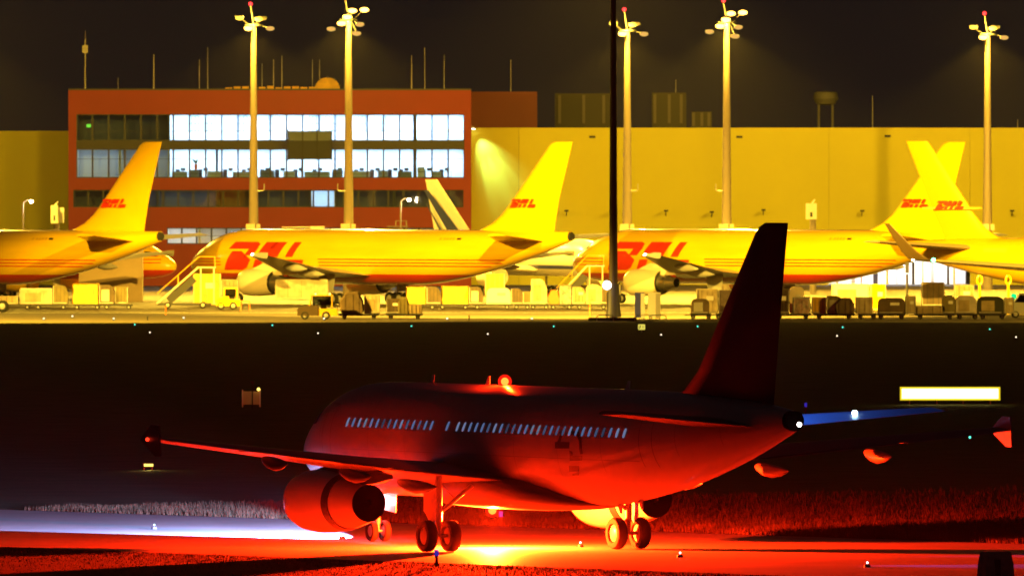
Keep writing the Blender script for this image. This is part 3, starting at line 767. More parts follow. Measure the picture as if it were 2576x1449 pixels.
for a, c, r in ((172, 192, (448, 288)), (1168, 1185, (448, 288)), (172, 184, (522, 478)), (1166, 1185, (522, 478)), (172, 420, (614, 573)), (1166, 1185, (614, 573))):
    obox('corner_pier', bx(a), bx(c), bz(r[0]), bz(r[1]), BY + .003, BY + .4, M_redwall)
obox('roof', x0, x1, bz(229), bz(229) + .25, BY + .4, BY + 26, M_slab)
obox('side_wall', x0, x0 + .4, 0, bz(229), BY + .4, BY + 26, M_redwall)
obox('side_wall', x1 - .4, x1, 0, bz(229), BY + .4, BY + 26, M_redwall)
obox('rear_wing', x1, bx(1352), bz(322) + .0, bz(229), BY + 18, BY + 26, mat('shaded_red_cladding', (.13, .009, .007), .6))  # darker red: weaker light on the set-back wing put into the colour
# rooms: floor, back wall, ceiling and partitions per storey
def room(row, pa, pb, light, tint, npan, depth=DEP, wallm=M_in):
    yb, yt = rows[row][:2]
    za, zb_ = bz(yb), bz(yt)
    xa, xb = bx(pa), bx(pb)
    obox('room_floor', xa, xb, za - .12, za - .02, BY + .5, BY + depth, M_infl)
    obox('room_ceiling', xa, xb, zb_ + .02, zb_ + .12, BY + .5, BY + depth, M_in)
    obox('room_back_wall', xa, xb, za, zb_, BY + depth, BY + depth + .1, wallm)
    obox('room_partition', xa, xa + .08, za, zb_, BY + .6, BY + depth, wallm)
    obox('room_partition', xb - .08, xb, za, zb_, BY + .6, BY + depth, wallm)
    if light > 0:
        em = emat('ceiling_%s_%d' % (row, pa), tint, light)
        for k in range(npan):
            c = xa + (xb - xa) * (k + .5) / npan
            hw = (xb - xa) / npan * .30
            obox('ceiling_light', c - hw, c + hw, zb_ - .06, zb_ - .01, BY + 2.2, BY + depth - 1.0, em)
COOL = (.62, .82, 1.0)
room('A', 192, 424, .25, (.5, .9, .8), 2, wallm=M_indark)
room('A', 426, 1168, 30, COOL, 12)
room('B', 192, 300, 1.6, (.8, .95, 1), 2)
room('B', 302, 424, .9, (.6, .85, 1), 2)
room('B', 426, 1168, 20, COOL, 12)
for pa, pb, l, t in ((184, 290, .12, (.9, .9, .7)), (292, 395, 1.2, COOL), (397, 545, 1.3, (.6, .9, 1)), (547, 640, .06, COOL), (642, 780, .45, (.5, .95, .85)),
                     (782, 842, 11, COOL), (844, 990, .35, (.5, .95, .8)), (992, 1166, .3, (.55, .95, .8))):
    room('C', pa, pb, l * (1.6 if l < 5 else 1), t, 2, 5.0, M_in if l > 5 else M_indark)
for pa, pb, l, t in ((420, 500, 6, (1, .92, .75)), (502, 640, 3, (1, .85, .6)), (642, 790, 8, (.8, .85, 1)), (792, 950, 3, COOL), (952, 1166, .5, COOL)):
    room('D', pa, pb, l, t, 2, 5.0)
# windows
def window(pa, pb, yb, yt, trans):
    xa, xb, za, zb_ = bx(pa), bx(pb), bz(yb), bz(yt)
    f = MB(); w = .105
    yy = .30
    for cx_, cz, dx, dz in (((xa + w / 2), (za + zb_) / 2, w, zb_ - za), (xb - w / 2, (za + zb_) / 2, w, zb_ - za),
                            ((xa + xb) / 2, za + w / 2, xb - xa - 2 * w, w), ((xa + xb) / 2, zb_ - w / 2, xb - xa - 2 * w, w)):
        f.box((cx_ - OX, yy, cz), (dx, .12, dz))
    for tr in trans:
        f.box(((xa + xb) / 2 - OX, yy, za + (zb_ - za) * tr), (xb - xa - 2 * w, .08, .05))
    fo = f.build('window', M_frame, office, smooth=False)
    MB().box(((xa + xb) / 2 - OX, yy, (za + zb_) / 2), (xb - xa - 2 * w, .012, zb_ - za - 2 * w)).build('pane', M_glass, fo, smooth=False)
for row, nb, tr in (('A', 24, (.36,)), ('B', 24, (.65,)), ('C', 26, ()), ('D', 20, (.5,))):
    yb, yt, pa, pb = rows[row]
    for i in range(nb):
        window(pa + (pb - pa) * i / nb, pa + (pb - pa) * (i + 1) / nb, yb, yt, tr)
# dark columns inside the lit storeys
for px in (1042, 760, 545):
    obox('column', bx(px - 3), bx(px + 3), bz(448), bz(376), BY + 1.1, BY + 1.5, M_dark)
obox('column', bx(1039), bx(1045), bz(354), bz(289), BY + 1.1, BY + 1.5, M_dark)
# inner glazed partitions on the top storey
for k, px in enumerate((484, 525, 606, 688, 790, 832, 905, 955)):
    f = MB(); xa, xb = bx(px - 14), bx(px + 14); za, zb_ = bz(330), bz(292)
    for j in range(4): f.box((xa + (xb - xa) * j / 3 - OX, 4.6, (za + zb_) / 2), (.10, .1, zb_ - za))
    for z in (za, (za + zb_) / 2, zb_): f.box(((xa + xb) / 2 - OX, 4.55, z), (xb - xa, .1, .09))
    f.build('inner_frame', mat('inner_frame', (.16, .22, .28), .6), office, smooth=False)
# lightning rods and masts on the roof
for px, yt, r in ((212, 100, .10), (213, 78, .04), (385, 138, .09), (295, 195, .03), (500, 150, .05), (521, 120, .05), (658, 160, .04), (687, 150, .05), (708, 140, .05), (785, 150, .05), (803, 150, .04), (866, 150, .04), (1035, 140, .06), (1068, 120, .04), (1117, 140, .04)):
    MB().tube((bx(px) - OX, 3.0, bz(229) + .2), (bx(px) - OX, 3.0, bz(yt)), r, r * .5, 8).build('lightning_rod', M_steel, office)
MB().box((bx(212) - OX, 3.0, bz(124)), (.65, .4, .9)).build('antenna_box', M_steel, office, smooth=False)
# roof dome and duct
m = MB(); dn = []
for k in range(9):
    a = math.pi * k / 8; dn.append((bx(823) - OX - 1.5 * math.cos(a), 1.6 * math.sin(a)))
m.prism([(x, bz(226) + z * .85 + .1) for x, z in dn], 2.0, 3.6)
m.build('roof_dome', M_yellow2, office)
for k in range(5):
    a = math.pi * (k + .5) / 5
    MB().box((bx(823) - OX - 1.52 * math.cos(a), 2.8, bz(226) + 1.38 * math.sin(a) + .1), (.12, 1.7, .3), 0, -a + math.pi / 2).build('dome_rib', M_slab, office, smooth=False)
for k in range(11):
    px = 575 + k * 21
    MB().box((bx(px) - OX, 1.2, bz(226) + .15 + .05 * (k % 2)), (.8, .5, .22 + .12 * (k % 3))).build('roof_duct', M_yellow2, office, smooth=False)

# things inside the offices
M_desk = mat('desk_grey', (.22, .25, .30), .6)
def desk(px, label):
    d = empty('office_desk', (bx(px), BY + 2.2, bz(448)))
    MB().box((0, 0, .72), (1.5, .7, .05)).build('desk_top', M_desk, d, smooth=False)
    for s in (-1, 1): MB().box((s * .7, 0, .35), (.06, .66, .7)).build('side_panel', M_desk, d, smooth=False)
    MB().box((.2, -.1, 1.02), (.55, .05, .36)).box((.2, -.05, .80), (.06, .06, .12)).build('monitor', M_dark, d, smooth=False)
    MB().box((-.45, .5, .55), (.5, .12, .95)).build('chair_back', M_dark, d, smooth=False)
    tag(d, label, 'desk', 'desks along the lit middle storey')
for k, px in enumerate((455, 512, 575, 622, 668, 706, 752, 800, 850, 905, 945, 990, 1018, 1075, 1120)):
    desk(px, 'grey office desk with monitor behind the lit middle-storey windows')
for k, (pa, pb, hh) in enumerate(((432, 470, .75), (474, 500, .95), (520, 560, .8), (585, 640, .7), (655, 690, .9), (712, 742, .8), (765, 830, .75), (838, 862, 1.0), (885, 930, .8), (950, 975, .9), (1000, 1036, .8), (1050, 1068, 1.3), (1085, 1110, .8))):
    cb = empty('office_cabinet', (bx((pa + pb) / 2), BY + 1.2, bz(448)))
    w_ = bx(pb) - bx(pa)
    MB().box((0, 0, hh / 2), (w_, .45, hh)).build('carcass', mat('cabinet_blue_%d' % (k % 3), [(.26, .33, .45), (.14, .18, .26), (.40, .46, .55)][k % 3], .6), cb, smooth=False)
    MB().box((0, -.24, hh * .55), (w_ * .9, .02, hh * .06)).build('handle_rail', M_dark, cb, smooth=False)
    tag(cb, 'low office cabinet along the lit middle-storey windows', 'cabinet', 'cabinets along the lit middle storey')
pl = empty('potted_plant', (bx(492), BY + 1.6, bz(448)))
MB().lathe([(0, .16), (.9, .22), (.9, .02)], (0, 0, 0.75), 'z', 12).build('pot', M_orange, pl)
m = MB()
for k in range(26):
    a = random.uniform(0, 6.28); l = random.uniform(.35, .75); q = random.uniform(.3, 1.1)
    p = Vector((0, 0, 1.6)); e = p + Vector((math.cos(a) * l * q, math.sin(a) * l * q * .5, l))
    n = Vector((-math.sin(a), math.cos(a), 0)) * .06
    mid = (p + e) / 2 + Vector((0, 0, .08))
    m.add([p, mid + n, e, mid - n], [(0, 1, 2, 3)])
m.build('leaves', mat('leaf_green', (.06, .16, .04), .6), pl, fix=False)
tag(pl, 'small green plant in orange pot behind the middle-storey office window', 'plant')
ex = obox('exit_sign', bx(217), bx(228), bz(321), bz(313), BY + 1.0, BY + 1.05, emat('exit_green', (.25, .9, .05), 1.2), None)
ex.location.x += OX; ex.location.y += BY
tag(ex, 'small glowing green sign inside the dark upper left office', 'sign')
# maintenance cradle hanging before the facade
cr_ = empty('facade_cradle', (bx(780), BY - 1.0, bz(402)))
zc0, zc1 = 0, bz(330) - bz(402)
MB().box((0, 0, zc1 * .17), (bx(836) - bx(726), .1, zc1 * .34)).build('lower_screen', mat('cradle_dark', (.035, .04, .05), .7), cr_, smooth=False)
MB().box((0, 0, zc1 * .83), (bx(836) - bx(726), .1, zc1 * .34)).build('upper_screen', mat('cradle_grey', (.12, .16, .24), .6, emit=(.2, .35, .6), estr=0.0), cr_, smooth=False)
MB().box((0, .05, zc1 * .5), (bx(836) - bx(726), .08, zc1 * .33)).build('middle_screen', mat('cradle_dark', (.035, .04, .05), .7), cr_, smooth=False)
for k in range(4):
    xk = (bx(836) - bx(726)) * (k / 3 - .5)
    MB().box((xk, -.1, zc1 * .5), (.12, .1, zc1 + .3)).build('upright', M_dark, cr_, smooth=False)
tag(cr_, 'grey maintenance cradle hung across the two lit window bands', 'cradle')

# halls
M_hall = mat('hall_cladding', (0.62, 0.575, 0.006), 0.6, var=0.10, scale=0.05)
HY = 1512.0
def hx(px): return gx(px, HY)
def hall(name, label, pa, pb, ytop, seams, door=None):
    c = empty(name, (hx((pa + pb) / 2), HY, 0)); ox = hx((pa + pb) / 2); z1 = gz(ytop, HY)
    edges = [pa] + seams + [pb]
    for a, b_ in zip(edges[:-1], edges[1:]):
        xa, xb = hx(a) + .014 - ox, hx(b_) - .014 - ox
        z0 = 0.0
        if door and a >= door[0] - 1 and b_ <= door[1] + 1: z0 = door[2]
        MB().box(((xa + xb) / 2, .25, (z0 + z1) / 2), (xb - xa, .5, z1 - z0)).build('wall_panel', M_hall, c, smooth=False)
    MB().box((0, 40.3, z1 - .2), (hx(pb) - hx(pa), 79, .3)).build('roof', M_slab, c, smooth=False)
    zlo = door[2] + .3 if door else 0.0
    MB().box((0, .62, (zlo + z1) / 2), (hx(pb) - hx(pa), .2, z1 - zlo - .3)).build('wall_backing', M_slab, c, smooth=False)
    tag(c, label, 'building'); return c, ox, z1
hl, hox, hz1 = hall('cargo_hall', 'long yellow cargo hall with a lit gateway at its foot', 1185, 3900, 322, [1305, 2085, 2440, 3200], (2085, 2440, 5.2))
hall('storage_hall', 'plain yellow hall wall beside the office building at the picture edge', -900, 172, 330, [])
# lit gateway inside the cargo hall
M_gate = mat('gate_white', (.8, .8, .78), .7)
MB().box((hx(2262) - hox, 14, 2.6), (hx(2440) - hx(2085), .2, 5.2)).build('gate_back_wall', M_gate, hl, smooth=False)
MB().box((hx(2262) - hox, 7.4, 5.35), (hx(2440) - hx(2085), 13, .2)).build('gate_ceiling', M_gate, hl, smooth=False)
for k in range(7):
    MB().box((hx(2105 + 52 * k) - hox, 7.5, 5.18), (1.4, 9, .08)).build('gate_light', emat('gate_lamp', (.95, .95, 1), 17), hl, smooth=False)
for k, px in enumerate((2108, 2150, 2172, 2205, 2236, 2262, 2300, 2326, 2352, 2388, 2405)):
    w_ = (5, 9, 4, 12, 6, 4, 7, 4, 8, 6, 5)[k]
    MB().box((hx(px) - hox, 4.0 + (k % 3) * 2.5, 2.5), (w_ * .0477, .3, 5.0)).build('gate_pillar', (M_yellow2, M_steel, M_orange, M_blue, M_yellow2, M_steel, M_dark, M_yellow2, M_steel, M_dark, M_yellow2)[k], hl, smooth=False)
# wall lamps on brackets and small vents on the hall wall
for px, py in ((1425, 530), (1675, 530), (1790, 533), (1920, 528), (2168, 530), (2545, 530), (1545, 531)):
    b_ = MB().path([(hx(px) - hox, -.02, gz(py, HY) - .6), (hx(px) - hox, -1.6, gz(py, HY))], .06).build('wall_lamp', M_dark, hl)
    MB().box((hx(px) - hox, -1.8, gz(py, HY) - .02), (.5, .6, .22)).build('lamp_head', M_dark, b_, smooth=False)
for px, py in ((1490, 345), (1860, 345), (2233, 343)):
    MB().box((hx(px) - hox, -.08, gz(py, HY)), (.75, .14, .28)).build('vent', M_dark, hl, smooth=False)
# units on the hall roof
def roof_unit(px0, px1, ytop, yb, m, label, legs=False):
    Y = 1530.0
    w = (px1 - px0) * Y / F; zt, zb = gz(ytop, Y), hz1 - .05
    c = empty('roof_unit', (gx((px0 + px1) / 2, Y), Y, zb)); h = zt - zb
    if legs:
        MB().lathe([(h * .62, .3), (h * .66, w * .42), (h * .80, w * .55), (h * .97, w * .5), (h, .2)], (0, 0, 0), 'z', 20).build('tank', m, c)
        for s in (-1, 1): MB().tube((s * w * .3, 0, 0), (s * w * .3, 0, h * .68), .16).build('leg', m, c)
    else:
        MB().box((0, 0, h * .5), (w, 4, h)).build('casing', m, c, smooth=False)
        for s in (-.42, 0, .35): MB().box((w * s, -2.08, h * .55), (.35, .16, h * .8)).build('louvre', mat('louvre_grey', (.09, .08, .08), .6), c, smooth=False)
    tag(c, label, 'roof unit')
M_unit = mat('roof_unit_grey', (.022, .02, .022), .7)
roof_unit(1396, 1540, 236, 322, M_unit, 'wide grey plant casing on the hall roof next to the red block')
roof_unit(1640, 1726, 234, 322, M_unit, 'dim boxy plant casing on the hall roof between two masts')
roof_unit(1740, 1790, 282, 322, M_unit, 'low dark casing on the hall roof left of the bright mast')
roof_unit(2048, 2106, 230, 322, mat('tank_grey', (.09, .09, .10), .6), 'pale round tank on two legs on the hall roof', True)
for px, yt in ((1285, 150), (1700, 200), (2195, 240), (2560, 300)):
    c = MB().tube((0, 0, 0), (0, 0, gz(yt, 1535) - hz1), .06, .04, 8).build('roof_rod', M_steel, None, loc=(gx(px, 1535), 1535, hz1 - .06))
    tag(c, {1285: 'thin rod standing above the dark red roof block', 1700: 'thin rod on the hall roof right of the boxy casing', 2195: 'thin rod on the hall roof right of the pale tank', 2560: 'short rod on the hall roof at the far right'}[px], 'rod')

# ------------------------------------------------------------------ floodlight masts
def mast(px, Y, ytop, lit, label, heads, r0=.62, r1=.30, dark=False, box=True, hook=True):
    zt = gz(ytop, Y)
    c = empty('flood_mast', (gx(px, Y), Y, 0))
    MB().tube((0, 0, 0), (0, 0, zt), r0, r1, 18).build('pole', M_pole_backlit if dark else M_pole, c)
    MB().lathe([(-.12, .4), (-.1, 1.0), (.0, 1.05), (.1, 1.0), (.12, .4)], (0, 0, zt - .1), 'z', 18).build('lamp_ring', M_dark, c)
    MB().tube((0, 0, zt), (-.35, 0, zt + 2.1), .09, .07).build('light_stem', M_dark, c)
    MB().ball((-.35, 0, zt + 2.3), .22).build('obstruction_light', emat('obstruction_red', (1, .03, .03), 5), c)
    for dx, dy, dz, on in heads:
        h = MB().box((dx, dy, dz + zt), (.95, .7, .34)).build('floodlight', M_black, c, smooth=False)
        MB().path([(dx * .3, dy * .3, zt - .1), (dx, dy, zt + dz)], .045).build('arm', M_black, h)
        fy = -.36 if dy <= 0 else .36
        MB().lathe([(0, .42), (fy * .25, .40), (fy * .3, .02)], (0, 0, 0), 'y', 18).build('lens', emat('flood_on', (1, .52, .07), 11) if on == 2 else (emat('flood_dim', (1, .55, .12), .9) if on else M_black), h, loc=(dx, dy + fy, dz + zt - .05)).scale = (1.15, 1, .6)
    if box:
        MB().box((-.35, -.75, gz(578, Y)), (1.0, .5, 1.3)).build('equipment_box', M_cream, c, smooth=False)
        MB().box((.55, -.6, gz(572, Y)), (.45, .4, .7)).build('equipment_box', M_cream, c, smooth=False)
    if hook:
        s = 1 if hook is True else hook
        z = gz(473, Y)
        MB().path([(s * .3, -.3, z - .35), (s * 1.05, -.3, z - .35), (s * 1.2, -.3, z - .2), (s * 1.2, -.3, z + .45)], .06).build('hook', M_steel, c)
    tag(c, label, 'mast', 'floodlight masts over the apron')
    return c, zt
M_pole = mat('mast_paint', (0.30, 0.25, 0.20), 0.55, var=0.08, scale=0.5)
M_pole_backlit = mat('mast_backlit', (0.075, 0.055, 0.04), 0.5)  # backlit look of the front masts put into a darker colour
few = [(-.55, -1.1, -.45, 2), (1.9, -.5, -.45, 1), (1.0, .9, .75, 0), (-1.6, .4, .75, 0), (.6, -1.0, .6, 0)]
many = [(-.75, -1.1, -.5, 2), (.45, -1.1, .9, 2), (1.75, -1.0, 1.0, 2), (1.25, -1.0, -.6, 1), (-1.9, -.8, -1.1, 1), (.9, -.9, -1.6, 1), (-.1, -1.2, .2, 2)]
back = [mast(638, 1432, 62, 1, 'lit floodlight mast standing before the office at its left third', few),
        mast(877, 1384, 48, 2, 'bright five-lamp floodlight mast in front of the lit office windows', many, hook=-1),
        mast(1578, 1432, 76, 1, 'pale floodlight mast just right of the dark pole', few),
        mast(1828, 1384, 55, 2, 'bright cluster-lamp mast before the middle of the cargo hall', many, hook=-1),
        mast(2484, 1452, 85, 1, 'floodlight mast rising behind the winglet freighter tail', few, hook=False),
        mast(2800, 1384, 55, 2, 'floodlight mast beyond the right picture edge', many, hook=-1),
        mast(-100, 1384, 55, 2, 'floodlight mast beyond the left picture edge', many, hook=-1)]
BACK_P = [330000, 480000, 360000, 570000, 420000, 500000, 360000]
HALL_P = [16000, 18000, 20000, 36000, 70000, 260000, 130000]
for (c, zt), P, PH in zip(back, BACK_P, HALL_P):
    lamp('flood_to_stands', 'SPOT', (-.3, -1.7, zt - .6), P, SODIUM, c, direction=(0, -1, -1.25), size=92, blend=.3, soft=.5)
    lamp('added_flood_halo', 'POINT', (-.4, -2.1, zt + .1), 30000 + P * .012, SODIUM, c, soft=.5)  # added point lamp raising a halo in the haze round the heads
    lamp('flood_to_hall', 'SPOT', (.2, 1.6, zt - .6), PH, SODIUM, c, direction=(0, 1, -.45), size=125, blend=.6, soft=.5)
front = [mast(1543, gy(805), -230, 1, 'dark slender mast standing alone at the apron edge', [(-.9, 1.0, -.3, 2), (.9, 1.0, -.3, 2), (0, 1.1, .5, 2)], r0=.42, r1=.22, dark=True, box=False, hook=False)]
for k, X in enumerate((-66.0, 84.0)):
    cc, zt = mast(1543, gy(805), -230, 1, ('dark mast at the apron edge beyond the left picture edge', 'dark mast at the apron edge beyond the right picture edge')[k],
                  [(-.9, 1.0, -.3, 2), (.9, 1.0, -.3, 2), (0, 1.1, .5, 2)], r0=.42, r1=.22, dark=True, box=False, hook=False)
    cc.location.x = X; cc.location.y -= 30; front.append((cc, zt))
for (c, zt), P, dr in zip(front, (1900000, 1600000, 220000), ((0, 1, -.90), (.62, 1, -.95), (-.62, 1, -.95))):
    lamp('flood_to_apron', 'SPOT', (0, 1.7, zt - .4), P, SODIUM, c, direction=dr, size=76, blend=.2, soft=.6)

# added lamp imitating floodlight thrown back from the office windows onto the hall
ww = empty('reflection_stand_in', (hx(1189), HY - .9, gz(324, HY)))
MB().box((0, 0, .1), (.5, .5, .3)).build('housing', M_steel, ww, smooth=False)
MB().tube((0, .9, .3), (0, 0, .2), .05).build('arm', M_steel, ww)
MB().box((.1, 0, -.07), (.34, .34, .04)).build('lens', emat('stand_in_lens', (.9, 1, .85), 30), ww, smooth=False)
tag(ww, 'added lamp standing in for window reflections on the hall wall', 'lamp')
for dx, dy, sz, P in ((.55, .24, 62, 5200), (.28, .20, 15, 9000), (.50, .20, 17, 11000), (.78, .22, 16, 6500)):
    lamp('imitated_reflection', 'SPOT', (.2, -.25, -.2), P, (.42, .80, 1.7), ww, direction=(dx, dy, -1.0), size=sz, blend=1.0, soft=.12)

# ------------------------------------------------------------------ small lamp posts and boxes on posts
def street_lamp(px, Y, ybase, ytop, side, label):
    c = empty('street_lamp', (gx(px, Y), Y, 0)); z = gz(ytop, Y)
    MB().tube((0, 0, 0), (0, 0, z), .13, .09).path([(0, 0, z), (side * .35, -.1, z + .35), (side * .75, -.1, z + .4)], .07).build('post', M_pole, c)
    MB().box((side * .95, -.1, z + .38), (.6, .34, .16)).build('lamp_head', M_steel, c, smooth=False)
    MB().ball((side * .95, -.15, z + .24), .20).build('lamp_globe', emat('street_glow', (1, .85, .55), 60), c)
    lamp('street_light', 'POINT', (side * .95, -.1, z - .1), 500, (1, .75, .4), c, soft=.2)
    tag(c, label, 'street lamp')
street_lamp(58, 1440, 565, 512, 1, 'low street lamp before the plain yellow hall wall')
street_lamp(1008, 1440, 575, 508, 1, 'low lit street lamp above the middle freighter roof')
def post_box(px, Y, y0, y1, w, label, back=0):
    c = empty('stand_display', (gx(px, Y), Y, 0))
    MB().tube((0, 0, 0), (0, 0, gz(y1, Y)), .35, .35, 10).build('post', M_pole, c)
    zc = (gz(y0, Y) + gz(y1, Y)) / 2; h = gz(y0, Y) - gz(y1, Y)
    MB().box((-.2, -.5, zc), (w, .5, h)).build('display_case', M_white, c, smooth=False)
    MB().box((-.2, -.76, zc - h * .2), (w * .22, .03, h * .3)).build('display_slot', M_dark, c, smooth=False)
    if back: MB().box((.55, .2, zc - .1), (w * .7, .5, h * .85)).build('rear_case', M_white, c, smooth=False)
    MB().tube((-.1, -.4, gz(y0, Y)), (.2, -.4, gz(y0, Y) + .45), .12, .06).build('cap', M_white, c)
    tag(c, label, 'display')
post_box(142, 1400, 517, 562, .8, 'white double display case on a post left of the office', 1)
post_box(2045, 1400, 512, 552, 1.2, 'white display case on a post before the cargo hall')
# beige block behind the left freighter, fuel truck body and air unit
bb = empty('beige_block', (gx(278, 1312), 1312, 0))
MB().box((0, 2, 3.6), (6.6, 4, 7.2)).build('body', M_beige, bb, smooth=False)
MB().box((0, 2, 7.25), (6.7, 4.1, .1)).build('top_edge', M_steel, bb, smooth=False)
tag(bb, 'tall plain beige block under the left freighter tail', 'container')
tk = empty('tank_truck', (gx(763, 1345), 1345, 0))
MB().lathe([(-2.4, .2), (-2.3, .7), (2.2, .75), (2.35, .2)], (0, 0, 7.0), 'x', 18).build('tank', M_beige, tk)
MB().box((1.5, 0, 7.0), (1.5, 1.5, 1.5)).build('hood', M_cream, tk, smooth=False)
MB().box((0, 0, 3.2), (4.6, 2.2, 5.9)).build('body', M_cream, tk, smooth=False)
tag(tk, 'tall cream service truck top showing above the middle freighter roof', 'truck')
gt = empty('access_gantry', (gx(1000, 1420), 1420, 0))
for s in (-1, 1):
    MB().tube((s * 1.0, 0, 0), (s * 1.0, 0, gz(555, 1420) if s > 0 else gz(568, 1420)), .07).build('upright', M_pole, gt)
MB().box((0, 0, gz(570, 1420)), (2.4, .8, .12)).build('deck', M_pole, gt, smooth=False)
MB().path([(-.2, 0, gz(570, 1420)), (-.2, 0, gz(556, 1420)), (1.0, 0, gz(556, 1420))], .05).build('rail', M_pole, gt)
tag(gt, 'thin cream access gantry beside the street lamp above the freighter', 'gantry')

# ------------------------------------------------------------------ cargo on the apron
def dolly(px0, px1, yg, label, depth=2.0, m=M_dark):
    Y = gy(yg); w = (px1 - px0) * Y / F
    c = empty('cargo_dolly', (gx((px0 + px1) / 2, Y), Y, 0.012))
    MB().box((0, 0, .45), (w, depth, .12)).build('bed', m, c, smooth=False)
    for k in range(3):
        MB().box((0, depth * (k / 2 - .5) * .9, .36), (w * .96, .08, .1)).build('beam', m, c, smooth=False)
    for sx in (-1, 1):
        for sy in (-1, 1):
            wheel(c, (sx * w * .36, sy * depth * .36, .21), .21, .16, M_grey, 12)
    MB().path([(-w / 2, 0, .4), (-w / 2 - .5, 0, .35)], .05).build('drawbar', m, c)
    tag(c, label, 'dolly', 'flat dollies carrying cargo')
    return c

def rounded(w, h, r, slant=None):
    pts = [(-w / 2, 0), (w / 2, 0)]
    for k in range(6):
        a = math.pi / 2 * k / 5; pts.append((w / 2 - r + r * math.cos(a), h - r + r * math.sin(a)))
    for k in range(6):
        a = math.pi / 2 + math.pi / 2 * k / 5; pts.append((-w / 2 + r + r * math.cos(a), h - r + r * math.sin(a)))
    return pts

def cargo(kind, px0, px1, ytop, yg, m, label, z0=.52, depth=1.9, cat='container', dy=0.0, top=None):
    Y = gy(yg); w = (px1 - px0) * Y / F; zt = gz(ytop, Y); h = max(.4, zt - z0)
    Y2 = Y + dy
    c = empty({'uld': 'cargo_container', 'dome': 'cargo_container', 'box': 'cargo_container', 'wrap': 'wrapped_pallet', 'hex': 'covered_pallet'}[kind],
              (gx((px0 + px1) / 2, Y2), Y2, z0 + .01))
    if kind == 'uld':
        poly = [(-w / 2, 0), (w * .42, 0), (w / 2, h * .35), (w / 2, h * .6), (w * .30, h * .92), (w * .12, h), (-w / 2, h)]
    elif kind == 'dome':
        poly = rounded(w, h, min(w, h) * .34)
    elif kind == 'hex':
        poly = [(-w * .40, 0), (w * .42, 0), (w * .5, h * .15), (w * .46, h * .62), (w * .28, h), (-w * .22, h), (-w * .5, h * .6), (-w * .48, h * .15)]
    else:
        poly = [(-w / 2, 0), (w / 2, 0), (w / 2, h * .96), (w * .47, h), (-w * .47, h), (-w / 2, h * .96)]
    if kind in ('wrap', 'hex'):
        n = 7; rng = random.Random(int(px0 * 31 + ytop)); rings = []
        cx_, cz_ = 0, h * .5
        # lumpy skin: rings across the depth with jittered outlines
        dense = []
        for i in range(len(poly)):
            a, b_ = poly[i], poly[(i + 1) % len(poly)]
            for q in range(4): dense.append((a[0] + (b_[0] - a[0]) * q / 4, a[1] + (b_[1] - a[1]) * q / 4))
        for k in range(n):
            f = k / (n - 1); sh = 1 - .10 * abs(2 * f - 1) ** 4
            rings.append([(x * sh + rng.uniform(-.05, .05) * w * .5, (f - .5) * depth, max(0, z * (1 - (1 - sh) * .5) + (rng.uniform(-.035, .035) * h if z > .05 else 0))) for x, z in dense])
        MB().loft(rings).build('load', m, c, angle=60)
        for s in (-.28, .05, .30):
            MB().box((w * s, -depth / 2 - .03, h * .48), (.035, .02, h * .86)).build('strap', {id(M_yellow2): M_olive, id(M_pale): M_tan, id(M_tan): M_brown}.get(id(m), m), c, smooth=False)
    else:
        MB().prism(poly, -depth / 2, depth / 2).build('body', m, c, smooth=False)
        MB().box((-w * .02, -depth / 2 - .025, h * .03 + .05), (w * .86, .045, .09)).build('base_rail', M_steel, c, smooth=False)
        if kind != 'dome': MB().box((-w * .47, -depth / 2 - .03, h * .5), (.07, .05, h * .94)).build('corner_post', M_steel, c, smooth=False)
        if kind == 'box': MB().box((w * .47, -depth / 2 - .03, h * .5), (.07, .05, h * .94)).build('corner_post', M_steel, c, smooth=False)
        k_ = int(px0) % 3
        for q in (-.26, 0.0, .24):
            if kind != 'dome': MB().box((w * q, -depth / 2 - .012, h * .5), (.05, .025, h * .86)).build('rib', {id(M_pale): M_tan, id(M_yellow2): M_tan, id(M_tan): M_brown, id(M_brown): M_dark, id(M_olive): M_brown}.get(id(m), m), c, smooth=False)
        if k_ == 0: MB().box((w * .12, -depth / 2 - .02, h * .62), (w * .34, .02, h * .18)).build('label_sheet', M_white if m is not M_white else M_grey, c, smooth=False)
        if k_ == 1: MB().box((-w * .1, -depth / 2 - .02, h * .45), (w * .5, .03, h * .62)).build('door_sheet', M_steel if m in (M_brown, M_olive) else M_tan, c, smooth=False)
    if top:
        MB().box((0, 0, h + .04), (w * .98, depth * .98, .1)).build('lid', top, c, smooth=False)
    tag(c, label, cat, 'cargo standing on the apron')
    return c

# row behind, ground line at row 778
YG = 778
for a, b_, l in ((2, 80, 'flat dolly at the far left under the white topped container'), (84, 172, 'flat dolly right of the white topped container'), (184, 255, 'flat dolly under the mottled yellow pallet'),
                 (258, 335, 'empty looking flat dolly in front of the beige block'), (1022, 1098, 'flat dolly under the first yellow crate stack'), (1102, 1182, 'flat dolly under the second yellow crate stack'),
                 (1186, 1290, 'flat dolly under the glaring white box'), (1294, 1332, 'short flat dolly right of the glaring white box'), (1335, 1380, 'flat dolly under the curved pale container'), (1384, 1440, 'flat dolly under the film wrapped pallet by the dark mast'), (1446, 1530, 'flat dolly left of the dark mast foot')):
    dolly(a, b_, YG, l)
cargo('box', -10, 46, 745, YG, M_tan, 'tan crate at the left edge beside the white topped container')
cargo('box', 50, 84, 728, YG, M_pale, 'narrow pale container left of the white topped one', dy=2.2)
cargo('box', 52, 132, 728, YG, M_pale, 'pale container with brilliant white lid under the left freighter', top=M_white)
cargo('uld', 134, 172, 718, YG, M_olive, 'olive container next to the white topped one')
cargo('wrap', 182, 250, 714, YG, M_yellow2, 'mottled yellow wrapped pallet before the beige block', cat='pallet')
cargo('uld', 250, 289, 717, YG, M_brown, 'brown topped container right of the mottled yellow pallet')
